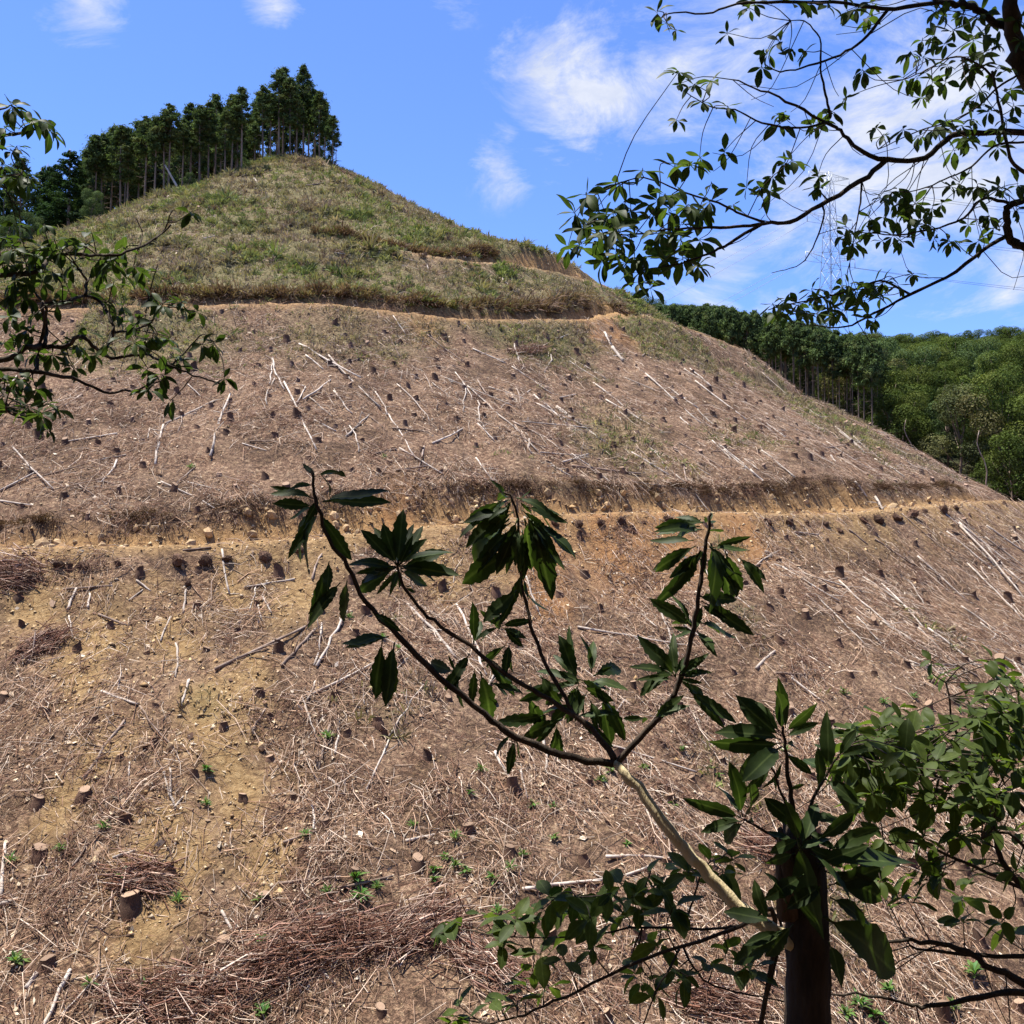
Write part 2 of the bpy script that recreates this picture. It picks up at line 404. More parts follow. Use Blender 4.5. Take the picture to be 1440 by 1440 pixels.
def normals(x, y, e=.3):
    zx = (ground(x+e, y)-ground(x-e, y))/(2*e); zy = (ground(x, y+e)-ground(x, y-e))/(2*e)
    n = np.stack([-zx, -zy, np.ones_like(zx)], -1); return n/np.linalg.norm(n, axis=1)[:, None]
def downhill(N):
    d = np.stack([N[:, 0]*N[:, 2], N[:, 1]*N[:, 2], N[:, 2]**2-1], -1); return d/np.maximum(np.linalg.norm(d, axis=1)[:, None], 1e-6)
def sticks(C, Dv, L, r, col, bend=None, g=None):
    """bent three-sided twigs: C middle, Dv direction, L length, r radius"""
    n = len(C); g = g or rng
    up = np.tile(np.array([0, 0, 1.]), (n, 1))
    U = np.cross(Dv, up); U /= np.linalg.norm(U, axis=1)[:, None]+1e-9; W = np.cross(U, Dv)
    off = (g.normal(0, .15, n)*L)[:, None]*U+(np.abs(g.normal(0, .06, n))*L)[:, None]*W
    if bend is False:                                        # short straight bits
        V = np.stack([s+q[:, None]*(math.cos(a)*U+math.sin(a)*W) for s, q in ((C-Dv*L[:, None]/2, r), (C+Dv*L[:, None]/2, r*.5)) for a in (0., 2.094, 4.189)], 1).reshape(-1, 3)
        f = np.array([(0, 1, 4, 3), (1, 2, 5, 4), (2, 0, 3, 5)])
        return V, (np.arange(n)[:, None, None]*6+f[None]).reshape(-1, 4), np.repeat(col, 6, 0)
    S = [C-Dv*L[:, None]/2, C+off, C+Dv*L[:, None]/2]; RR = [r, r*.85, r*.4]
    V = []
    for s, q in zip(S, RR):
        for a in (0., 2.094, 4.189):
            V.append(s+q[:, None]*(math.cos(a)*U+math.sin(a)*W))
    V = np.stack(V, 1).reshape(-1, 3)
    f = np.array([(0, 1, 4, 3), (1, 2, 5, 4), (2, 0, 3, 5), (3, 4, 7, 6), (4, 5, 8, 7), (5, 3, 6, 8)])
    Fq = (np.arange(n)[:, None, None]*9+f[None]).reshape(-1, 4)
    return V, Fq, np.repeat(col, 9, 0)
def pal(n, cols, w, jit, g):
    c = np.array(cols)[g.choice(len(cols), n, p=np.array(w)/sum(w))]
    return np.clip(c*(1+g.normal(0, jit, (n, 1))), .01, .9)
M_TWIG = tint_mat('dead_twig', .9, 6., .3)
TW = [(.49, .365, .265), (.36, .24, .158), (.22, .122, .074), (.62, .51, .395), (.13, .07, .043), (.42, .27, .172)]
def litter(name, label, n, seed, Lr, Rr, keep, align):
    g = np.random.default_rng(seed)
    P, road, bank = scatter(n, keep=keep, seed=seed, power=1.1)
    N = normals(P[:, 0], P[:, 1]); dh = downhill(N); cr = np.cross(N, dh)
    al = align(P[:, 0], P[:, 1])
    th = np.where(g.random(n) < al, g.normal(.0, .3, n), g.uniform(-math.pi, math.pi, n))
    D = dh*np.cos(th)[:, None]+cr*np.sin(th)[:, None]+N*np.abs(g.normal(0, .16, n))[:, None]
    D /= np.linalg.norm(D, axis=1)[:, None]
    L = g.uniform(*Lr, n)*np.exp(g.normal(0, .25, n)); r = g.uniform(*Rr, n)
    V, Fq, c = sticks(P+N*(r*.6+np.abs(g.normal(0, .035, n)))[:, None], D, L, r, pal(n, TW, [3.2, 3, 2, 1.5, 1.6, 2], .18, g), bend=None if Lr[1] > 1 else False, g=g)
    return tag(obj(name, mesh_np(name, V, Fq, c), M_TWIG), label, 'twigs', kind='stuff')
def k_lit(x, y):
    z, road, bank, on = ground(x, y, True)
    return np.clip((1-.93*road)*(1-.8*bank)*on*(1-.75*grass_amt(x, y))*(1-.75*blob(x, y, _sp))*np.clip(.58+1.5*fbm(x*.24, y*.24, 3), .06, 1), 0, 1)
def al_right(x, y): return np.interp(np.degrees(polar(x, y)[1]), [-40, 0, 12, 30, 60], [.15, .2, .45, .75, .8])
litter('twig_litter', 'broken grey and tan twigs strewn all over the cleared slope', 60000, 21, (.15, .6), (.006, .015), k_lit, al_right)
litter('curled_twig_litter', 'thin curled bare twigs tangled over the cleared slope', 28000, 23, (.3, 1.01), (.005, .012), k_lit, al_right)
litter('branch_litter', 'longer bare branches left lying among the stumps', 13000, 22, (.7, 2.0), (.008, .019), k_lit, al_right)
# red-brown dead conifer foliage, fine and matted
def dead_fronds():
    g = np.random.default_rng(33); n0 = 5600
    P, road, bank = scatter(n0, keep=lambda x, y: k_lit(x, y)*np.clip(.25+2.2*fbm(x*.3+40, y*.3, 3), .02, 1), seed=33, power=1.2)
    N = normals(P[:, 0], P[:, 1]); dh = downhill(N); k = 9; n = n0*k
    C = np.repeat(P, k, 0)+g.normal(0, .16, (n, 3))*np.array([1, 1, .55]); NN = np.repeat(N, k, 0)
    D = g.normal(0, 1, (n, 3)); D -= NN*((D*NN).sum(1)*.75)[:, None]; D /= np.linalg.norm(D, axis=1)[:, None]
    V, Fq, c = sticks(C+NN*.05, D, g.uniform(.2, .5, n), g.uniform(.006, .013, n), pal(n, [(.15, .075, .048), (.22, .125, .085), (.09, .048, .032), (.30, .2, .15)], [3, 3, 2, 1.4], .2, g), bend=False, g=g)
    tag(obj('dead_frond_litter', mesh_np('dead_frond_litter', V, Fq, c), M_TWIG), 'matted red brown dead conifer sprays on the cleared slope', 'dead foliage', kind='stuff')
dead_fronds()
# ochre stone chips on the banks and the bare soil
M_CHIP = tint_mat('ochre_stone', .95, 9., .3)
def stone_mesh(seed, sub=1):
    import bmesh
    bm = bmesh.new(); bmesh.ops.create_icosphere(bm, subdivisions=sub, radius=1)
    g = random.Random(seed)
    for v in bm.verts: v.co *= g.uniform(.7, 1.2)
    me = bpy.data.meshes.new('stone'); bm.to_mesh(me); bm.free(); return me
def chips():
    g = np.random.default_rng(44); n = 15000
    def keep(x, y):
        z, road, bank, on = ground(x, y, True)
        a1 = above(x, y, T1)[0]
        return np.clip(np.maximum(np.maximum(bank*1.2, road*.10), np.maximum(blob(x, y, _sp)*.5, .35*np.exp(-((a1+1.4)/1.5)**2)))+.015, 0, 1)*on
    P, road, bank = scatter(n, keep=keep, seed=44)
    base = np.array([(1, 0, -.4), (-.5, .87, -.4), (-.5, -.87, -.4), (.2, .1, .42)])
    f = np.array([(0, 1, 3), (1, 2, 3), (2, 0, 3), (0, 2, 1)])
    s = np.exp(g.normal(-3.0, .45, n)); a = g.uniform(0, 6.28, n)
    B = base[None]*(1+g.normal(0, .3, (n, 4, 3)))
    X = B[..., 0]*np.cos(a)[:, None]-B[..., 1]*np.sin(a)[:, None]; Y = B[..., 0]*np.sin(a)[:, None]+B[..., 1]*np.cos(a)[:, None]
    V = np.stack([X, Y, B[..., 2]], -1)*s[:, None, None]+P[:, None]
    Fq = (np.arange(n)[:, None, None]*4+f[None]).reshape(-1, 3)
    c = np.repeat(pal(n, [(.40, .28, .145), (.31, .2, .095), (.46, .35, .2), (.22, .14, .075), (.40, .32, .22)], [3, 3, 2, 2, 1.5], .15, g), 4, 0)
    tag(obj('stone_chips', mesh_np('stone_chips', V.reshape(-1, 3), Fq, c), M_CHIP), 'ochre stone chips spilled over track banks and bare soil', 'stone chips', kind='stuff')
chips()
def flakes():
    g = np.random.default_rng(46); n = 26000
    P, road, bank = scatter(n, keep=lambda x, y: np.clip(k_lit(x, y)*1.2, 0, 1), seed=46, power=1.2)
    N = normals(P[:, 0], P[:, 1])+g.normal(0, .35, (n, 3)); N /= np.linalg.norm(N, axis=1)[:, None]
    A = np.cross(N, g.normal(0, 1, (n, 3))); A /= np.linalg.norm(A, axis=1)[:, None]; B = np.cross(N, A)
    a = (np.exp(g.normal(-2.9, .45, n)))[:, None]; b = a*g.uniform(.3, .8, (n, 1)); C = P+N*.025
    V = np.stack([C-A*a, C+B*b, C+A*a*g.uniform(.6, 1.2, (n, 1)), C-B*b*g.uniform(.5, 1.2, (n, 1))], 1).reshape(-1, 3)
    c = np.repeat(pal(n, [(.50, .39, .26), (.36, .25, .16), (.60, .50, .37), (.22, .135, .085), (.13, .075, .05)], [3, 3, 2, 2, 2], .2, g), 4, 0)
    tag(obj('bark_flakes', mesh_np('bark_flakes', V, np.arange(n*4).reshape(-1, 4), c), M_TWIG), 'flakes of bark and wood scattered over the cleared slope', 'bark', kind='stuff')
flakes()
# grass, fern and low scrub coming back on the upper hill
M_GRASS = tint_mat('regrowth', .85, 2., .25, .2, .25)
GRC = [(.145, .18, .055), (.21, .235, .08), (.115, .15, .05), (.24, .20, .10), (.22, .16, .115), (.15, .10, .075), (.27, .25, .10)]
def blades(P, N, k, Lr, W, w, g, lean=.55, hang=None):
    n0 = len(P); n = n0*k
    C = np.repeat(P, k, 0)+g.normal(0, .13, (n, 3))*np.array([1, 1, 0.])
    D = np.repeat(N, k, 0)*.35+np.array([0, 0, .8])+g.normal(0, lean, (n, 3))
    if hang is not None: D = D+np.repeat(hang, k, 0)
    D /= np.linalg.norm(D, axis=1)[:, None]
    L = g.uniform(*Lr, n)*np.repeat(np.exp(g.normal(0, .3, n0)), k)
    S = np.cross(D, g.normal(0, 1, (n, 3))); S /= np.linalg.norm(S, axis=1)[:, None]+1e-9
    ww = (g.uniform(.6, 1.3, n)*W)[:, None]*S
    mid = C+D*(L*.55)[:, None]; tip = C+D*L[:, None]-np.array([0, 0, 1.])*(L*.22)[:, None]
    V = np.stack([C-ww*.5, C+ww*.5, mid+ww, mid-ww, tip], 1).reshape(-1, 3)
    i = np.arange(n)[:, None]*5
    Fl = np.concatenate([i+np.array([[0, 1, 2]]), i+np.array([[0, 2, 3]]), i+np.array([[3, 2, 4]])], 0)
    tuft = pal(n0, GRC, w, .15, g)
    dry = np.clip(.34+1.5*fbm(P[:, 0]*.13+60, P[:, 1]*.13, 4), 0, 1)[:, None]     # whole patches are drier
    tuft = tuft*(1-dry)+pal(n0, [(.26, .195, .145), (.225, .165, .13), (.16, .11, .088), (.28, .24, .145)], [3, 3, 2, 2], .15, g)*dry
    c = np.repeat(np.repeat(tuft, k, 0)*(1+g.normal(0, .16, (n, 1))), 5, 0)
    return V, Fl, np.clip(c, .01, .8)
def regrowth(name, label, n, seed, keep, k, Lr, W, w, r0=2, lean=.55):
    g = np.random.default_rng(seed)
    P, road, bank = scatter(n, r0=r0, d0=-66, d1=58, keep=keep, seed=seed, power=.6)
    N = normals(P[:, 0], P[:, 1])
    V, Fl, c = blades(P-N*.04, N, k, Lr, W, w, g, lean)
    tag(obj(name, mesh_np(name, V, Fl, c), M_GRASS), label, 'grass', kind='stuff')
def k_top(x, y):
    z, road, bank, on = ground(x, y, True); a2 = above(x, y, T2)[0]
    return grass_amt(x, y)*(1-road)*(1-bank)*on*(a2 > .3)
def k_slope(x, y):
    z, road, bank, on = ground(x, y, True); a2 = above(x, y, T2)[0]
    return grass_amt(x, y)*(1-road)*(1-bank)*on*(a2 <= .3)
regrowth('hilltop_grass', 'green and straw coloured grass and fern covering the hill top', 8400, 51, k_top, 12, (.22, .55), .036, [3, 3.2, 2, 2, 1.8, 1, 2.4])
regrowth('slope_grass', 'thin dry grass on the slope between the tracks', 5200, 52, k_slope, 9, (.18, .42), .03, [1.2, 1.8, .7, 3, 3, 2, 2], r0=20, lean=.8)
def dense_mounds():
    g = np.random.default_rng(57); n = 1500
    P, road, bank = scatter(n, r0=2, d0=-66, d1=58, keep=lambda x, y: k_top(x, y)*np.clip(2.4*fbm(x*.2+30, y*.2, 3)-.1, 0, 1), seed=57, power=.3)
    N = normals(P[:, 0], P[:, 1])
    V, Fl, c = blades(P, N, 36, (.35, .8), .05, [3.2, 3.4, 2.2, .8, .5, .4, 1.2], g, .9)
    tag(obj('fern_mounds', mesh_np('fern_mounds', V, Fl, c), M_GRASS), 'low mounds of green fern and bramble on the hill top', 'fern', kind='stuff')
dense_mounds()
def rim(t, w, n, seed, name, label, wts, Lr, jit, fade=None, dark=1., W=.035, k=14, band=(.7, 1.9)):
    """grass or roots hanging over the lip of a cut bank"""
    g = np.random.default_rng(seed)
    lo, hi = max(t[0][0], math.radians(-58)), min(t[0][-1]+.05, math.radians(54))
    if fade: lo = math.radians(fade)
    ph = g.uniform(lo, hi, n)
    zr = np.interp(ph, *t); R0 = cone_R(zr, ph)
    R = R0-w/2-g.uniform(*band, n)
    x = AX+R*np.cos(ph+BASE); y = AY+R*np.sin(ph+BASE)
    z, road, bank, on = ground(x, y, True)
    ok = g.random(n) < np.clip(1.25-bank*.9, 0, 1)*np.clip(.6+1.6*fbm(x*.35, y*.35, 3), .0, 1)
    P = np.stack([x, y, z], -1)[ok]; N = normals(P[:, 0], P[:, 1]); dh = downhill(N)
    V, Fl, c = blades(P, N, k, Lr, W, wts, g, .45, dh*jit)
    tag(obj(name, mesh_np(name, V, Fl, c*np.array(dark)), M_GRASS), label, 'grass', kind='stuff')
rim(T2, 2.8, 1900, 61, 'bank_fringe_grass', 'tangled dry grass hanging over the upper track bank', [.3, .5, .4, 2, 4, 6, .5], (.35, .95), .9, None, (.75, .66, .62))
rim(T3, 2.6, 620, 62, 'ledge_fringe_grass', 'brown grass hanging over the small ledge near the hill top', [.3, .5, .4, 2, 4, 6, .5], (.3, .8), .8, math.degrees(T3[0][0]), (.75, .66, .62))
rim(T1, 3.3, 1700, 63, 'bank_root_fringe', 'dark roots and dead twigs hanging over the lower track bank', [0, 0, 0, .8, 3, 6, 0], (.16, .45), 1.2, None, (.38, .28, .22), .012, 16, (.75, 1.35))
# ---------------------------------------------------------------- stumps
def full_z(x, y):
    x = np.atleast_1d(x); y = np.atleast_1d(y)
    z, road, bank, on = ground(x, y, True)
    return z+on*(1-.6*road)*(.19*fbm(x*1.1, y*1.1, 3)+.09*fbm(x*3.1+5, y*3.1, 2))
def bark_mat(name, a, b_, scale, rough=.95):
    m, nt, b = new_mat(name, rough, .15)
    tc = nd(nt, 'ShaderNodeTexCoord'); mp = nd(nt, 'ShaderNodeMapping'); mp.inputs['Scale'].default_value = (1, 1, .25)
    nt.links.new(tc.outputs['Object'], mp.inputs['Vector'])
    n = ntex(nt, mp.outputs[0], scale, 6, .65)
    oi = nd(nt, 'ShaderNodeObjectInfo')
    c = ramp(nt, n, [(.3, a), (.7, b_)])
    c = mixc(nt, 1., c, ramp(nt, oi.outputs['Random'], [(0, (.7, .7, .7)), (1, (1.25, 1.2, 1.15))]), 'MULTIPLY')
    nt.links.new(c, b.inputs['Base Color']); bump(nt, b, n, .8, .02); return m
M_STUMP = bark_mat('stump_bark', (.05, .03, .02), (.165, .10, .068), 14)
def cut_mat():
    m, nt, b = new_mat('cut_wood', .85, .2)
    tc = nd(nt, 'ShaderNodeTexCoord'); w = nd(nt, 'ShaderNodeTexWave', wave_type='RINGS', rings_direction='Z', ins={'Scale': 18., 'Distortion': 2.5, 'Detail': 3., 'Detail Scale': 2.})
    nt.links.new(tc.outputs['Object'], w.inputs['Vector'])
    oi = nd(nt, 'ShaderNodeObjectInfo')
    c = ramp(nt, w.outputs['Fac'], [(0, (.20, .13, .085)), (1, (.35, .255, .175))])
    c = mixc(nt, 1., c, ramp(nt, oi.outputs['Random'], [(0, (.55, .52, .5)), (1, (1.15, 1.1, 1.05))]), 'MULTIPLY')
    nt.links.new(c, b.inputs['Base Color']); return m
M_CUT = cut_mat()
def stump_meshes(seed):
    """unit stump: radius 1 at the cut, 1 high above the ground, flared roots below"""
    g = np.random.default_rng(seed); n = 12
    a = np.linspace(0, 2*math.pi, n, endpoint=False)
    k = g.integers(3, 6); lob = 1+.10*np.cos(k*a+g.uniform(0, 6))+g.normal(0, .04, n)
    rows = []
    tilt = g.normal(0, .16, 2); notch = (np.cos(a-g.uniform(0, 6)) > .1)*g.choice([0., .1, .16])
    for h, r, fl in ((-1.5, 1.6, .55), (-.25, 1.42, .5), (.12, 1.17, .28), (.5, 1.05, .1), (1., 1., .04)):
        rr = r*(1+fl*(lob-1)*4*.5)*(1+g.normal(0, .02, n))
        x = rr*np.cos(a); y = rr*np.sin(a); z = np.full(n, h)
        if h == 1.: z = z+tilt[0]*x+tilt[1]*y-notch
        rows.append(np.stack([x, y, z], -1))
    V = np.vstack(rows); fl = []
    for i in range(4):
        for j in range(n): fl.append((i*n+j, i*n+(j+1) % n, (i+1)*n+(j+1) % n, (i+1)*n+j))
    top = rows[-1].copy(); c = top.mean(0)+np.array([0, 0, .02])
    b = mesh_np('stump_body', V, fl, None, True)
    rim_ = top.copy(); rim_[:, :2] *= .99
    inn = c+(top-c)*.5+np.array([0, 0, .015])+g.normal(0, .02, (n, 3))*np.array([0, 0, 1])
    W = np.vstack([rim_, inn, c[None]])
    cf = [(j, (j+1) % n, n+(j+1) % n, n+j) for j in range(n)]+[(n+j, n+(j+1) % n, 2*n) for j in range(n)]
    return b, mesh_np('stump_cut', W, cf)
STV = [stump_meshes(100+i) for i in range(7)]
for b_, c_ in STV: b_.materials.append(M_STUMP); c_.materials.append(M_CUT)
def zone(x, y):
    a2 = above(x, y, T2)[0]; a1 = above(x, y, T1)[0]; d = math.degrees(polar(x, y)[1])
    return 'low' if a1 < 0 else ('mid' if a2 < 0 else 'top'), d
def stump_words(x, y, r, h, key):
    size = 'squat' if h/r < 1.55 else ('tall narrow' if h/r > 1.95 else 'short')
    if float(blob(np.array([x]), np.array([y]), _sp)[0]) > .35: on = 'on bare ochre soil'
    elif float(grass_amt(np.array([x]), np.array([y]))[0]) > .3: on = 'in thin dry grass'
    else: on = 'among grey twigs'
    a1 = float(above(np.array([x]), np.array([y]), T1)[0][0]); a2 = float(above(np.array([x]), np.array([y]), T2)[0][0])
    if key == 'top_a': wh = 'on the hill top above the upper track'
    elif key == 'near': wh = 'at the slope foot'; size = 'broad '+size
    elif key == 'low_a': wh = 'just below the lower track' if a1 > -4.5 else 'on the open slope below the lower track'
    else: wh = 'just above the lower track bank' if a1 < 4.5 else ('just below the upper track' if a2 > -4.5 else 'halfway between the two tracks')
    return f'{size} dark stump {on} {wh}', f'{size} stumps {on} {wh}'
STL = {'low_a': ('short weathered stump on the bare slope below the lower track', 'stumps below the lower track'),
       'mid_a': ('small grey brown stump on the slope between the two tracks', 'stumps between the two tracks'),
       'near': ('broad stump with a visible sawn top among twigs at the slope foot', 'broad stumps at the foot of the slope'),
       'top_a': ('old stump in grass on the hill top above the upper track', 'stumps on the hill top')}
sg = np.random.default_rng(71)
def put_stump(x, y, r, h, key):
    z = float(full_z(x, y)[0])
    o = empty('tree_stump', (x, y, z-.03)); lab, grp = stump_words(x, y, r, h, key); tag(o, lab, 'stump', grp)
    vi = int(sg.integers(len(STV))); rz = sg.uniform(0, 6.28)
    for nm, me in zip(('bark', 'cut_face'), STV[vi]):
        q = obj(nm, me, None, o); q.rotation_euler = (sg.normal(0, .05)-.06, sg.normal(0, .06), rz); q.scale = (r, r, h)
    return o
placed = []
tr = [(285, 370, 22), (130, 400, 20), (420, 450, 25), (820, 375, 16), (1095, 455, 20), (525, 70, 14), (755, 140, 15), (520, 185, 18), (655, 295, 15), (910, 245, 16), (910, 95, 14), (875, 15, 18), (1275, 125, 18), (1170, 155, 15), (1130, 35, 17), (135, 560, 26), (570, 615, 20), (440, 740, 34), (160, 940, 27), (755, 865, 26), (890, 720, 22), (1020, 560, 18), (1410, 590, 22), (405, 240, 13), (12, 45, 15)]
tr = [(X/2.4, Y/2.4+960+6, w/1.) for X, Y, w in tr]+[(820, 1210, 20), (930, 1045, 17), (1060, 1110, 13), (855, 1160, 12), (1100, 955, 14), (1195, 950, 12), (1230, 948, 12), (660, 1110, 13), (780, 1140, 12), (640, 960, 15), (540, 1030, 14), (490, 1030, 13), (630, 980, 14), (890, 965, 13), (800, 890, 12), (155, 880, 14), (205, 870, 13), (365, 975, 16), (470, 975, 14), (290, 915, 14), (170, 955, 13)]
H = hit([t[0] for t in tr], [t[1] for t in tr])
for p, t in zip(H, tr):
    if np.isnan(p[0]): continue
    d = np.linalg.norm(p); r = .5*t[2]/F*d*.66
    placed.append((p[0], p[1], r, r*2*sg.uniform(.5, .75), 'near' if t[1] > 1150 else 'low_a'))
cand, road_, bank_ = scatter(3400, r0=14, keep=lambda x, y: np.where(above(x, y, T2)[0] > 0, .35, 1.), seed=72, power=.9)
_u = np.stack([AX-cand[:, 0], AY-cand[:, 1]], -1); _u /= np.linalg.norm(_u, axis=1)[:, None]/.6
_g = ground(cand[:, 0], cand[:, 1]); steep = np.maximum(ground(cand[:, 0]+_u[:, 0], cand[:, 1]+_u[:, 1])-_g, _g-ground(cand[:, 0]-_u[:, 0], cand[:, 1]-_u[:, 1]))
for (x, y, z), rd, bk, st in zip(cand, road_, bank_, steep):
    if rd > .15 or bk > .15: continue
    if y < 24: continue
    if st > .85: continue
    zn, dg = zone(x, y); msp = {'low': 1.45, 'mid': 1.2, 'top': 4.5}[zn]*sg.uniform(.8, 1.5)
    if any((x-q[0])**2+(y-q[1])**2 < msp*msp for q in placed): continue
    r = float(np.clip(np.exp(sg.normal(-2.0, .24)), .08, .22))*(1.0 if zn == 'low' else .92)
    placed.append((x, y, r, r*sg.uniform(1.0, 2.3), {'low': 'low_a', 'mid': 'mid_a', 'top': 'top_a'}[zn]))
placed.sort(key=lambda q: -q[2]/math.hypot(q[0], q[1]))
for q in placed[:300]: put_stump(*q)
def rest_stumps(L):
    A = Acc()
    for x, y, r, h, key in L:
        z = float(full_z(x, y)[0]); b, c = STV[int(sg.integers(len(STV)))]
        a = sg.uniform(0, 6.28)
        for me, tint in ((b, (.12, .075, .055)), (c, (.30, .2, .14))):
            v = np.array([w.co[:] for w in me.vertices])
            v = np.stack([(v[:, 0]*math.cos(a)-v[:, 1]*math.sin(a))*r+x, (v[:, 0]*math.sin(a)+v[:, 1]*math.cos(a))*r+y, v[:, 2]*h+z-.03], -1)
            A.add(v, [tuple(p.vertices) for p in me.polygons], np.array(tint)*sg.uniform(.7, 1.2))
    tag(obj('far_stumps', A.mesh('far_stumps', True), M_TWIG), 'many smaller stumps scattered further up the cleared hill', 'stumps', kind='stuff')
if len(placed) > 300: rest_stumps(placed[300:])
# ---------------------------------------------------------------- felled poles
def pole_mat(name, stops):
    m, nt, b = new_mat(name, .8, .25)
    tc = nd(nt, 'ShaderNodeTexCoord'); n = ntex(nt, tc.outputs['Object'], 2.2, 6, .65, .5); n2 = ntex(nt, tc.outputs['Object'], 30., 3)
    c = ramp(nt, n, stops); c = mixc(nt, .25, c, ramp(nt, n2, [(.3, (.3, .3, .3)), (.7, (1, 1, 1))]), 'MULTIPLY')
    oi = nd(nt, 'ShaderNodeObjectInfo'); c = mixc(nt, 1., c, ramp(nt, oi.outputs['Random'], [(0, (.72, .70, .68)), (1, (1.12, 1.12, 1.12))]), 'MULTIPLY')
    nt.links.new(c, b.inputs['Base Color']); bump(nt, b, n2, .4, .01); return m
M_PALE = pole_mat('bleached_wood', [(.3, (.33, .26, .205)), (.5, (.49, .42, .345)), (.7, (.60, .535, .455))])
M_BARKY = pole_mat('barky_wood', [(.3, (.13, .085, .06)), (.5, (.27, .195, .145)), (.7, (.45, .37, .30))])
PL = {'lowp': ('bleached pole lying on the bare slope below the lower track', 'bleached poles below the lower track'),
      'lowb': ('bark covered brown log lying on the slope below the lower track', 'barky logs below the lower track'),
      'midp': ('bleached pole lying on the slope between the two tracks', 'bleached poles between the two tracks'),
      'midb': ('bark covered brown log lying on the slope between the two tracks', 'barky logs between the two tracks'),
      'topp': ('pale pole lying in grass on the hill top', 'pale poles on the hill top'),
      'topb': ('brown log lying in grass on the hill top', 'brown logs on the hill top')}
lg = np.random.default_rng(81)
def put_log(A_, B_, r, barky, taper=.72, label=None):
    A_ = np.array(A_, float); B_ = np.array(B_, float); n = 7
    t = np.linspace(0, 1, n)[:, None]
    L = np.linalg.norm(B_-A_)
    line = A_*(1-t)+B_*t
    side = np.cross(B_-A_, [0, 0, 1.]); side /= np.linalg.norm(side)+1e-9
    line += side*(np.sin(t*math.pi)*lg.normal(0, .022)*L)+side*lg.normal(0, .009, (n, 1))*min(L, 4)
    gzv = full_z(line[:, 0], line[:, 1])
    a0, b0 = gzv[0], gzv[-1]
    zl = np.interp(t[:, 0], [0, 1], [a0, b0]); lift = np.clip(np.max(gzv-zl)*.55, 0, .5)
    line[:, 2] = np.maximum(zl+lift, gzv*.35+(zl+lift)*.65)+r*.3
    o3 = line.mean(0)
    rr = r*np.linspace(1, taper, n)*(1+lg.normal(0, .05, n))
    V, fl = tube(line-o3, rr, 7, True, .09)
    if L > 1.8:                                              # broken side branches
        for _ in range(int(lg.integers(2, 6))):
            k = int(lg.integers(2, n)); sl_ = lg.normal(0, 1, 3); sl_[2] = abs(sl_[2])*.5; sl_ = sl_/np.linalg.norm(sl_)*lg.uniform(.2, .8)
            V2, f2 = tube(np.array([line[k]-o3, line[k]-o3+sl_*.6+(B_-A_)/L*.1, line[k]-o3+sl_+(B_-A_)/L*.25]), [r*.4, r*.3, r*.15], 4)
            fl = fl+[tuple(i+len(V) for i in f) for f in f2]; V = np.vstack([V, V2])
    ob = obj('felled_log' if barky or r > .09 else 'felled_pole', mesh_np('pole', V, fl, None, False), M_BARKY if barky else M_PALE, None, o3)
    zn, dg = zone(*o3[:2]); lab, grp = PL[{'low': 'low', 'mid': 'mid', 'top': 'top'}[zn]+('b' if barky else 'p')]
    N_ = normals(o3[:1], o3[1:2]); dn = downhill(N_)[0]; cs = abs(np.dot((B_-A_)/max(L, 1e-6), dn))
    way = 'pointing straight downhill' if cs > .9 else ('lying across the slope' if cs < .5 else 'slanting down the slope')
    ln = 'short' if L < 1.3 else ('long' if L > 3.2 else 'middling')
    wh = {'low': 'below the lower track', 'mid': 'between the two tracks', 'top': 'in hill top grass'}[zn]
    look = 'brown bark covered log' if barky else ('bleached log' if r > .09 else 'bleached pole')
    tag(ob, f'{ln} {look} {way} {wh}', 'log', f'{ln} {look}s {way} {wh}'); return ob
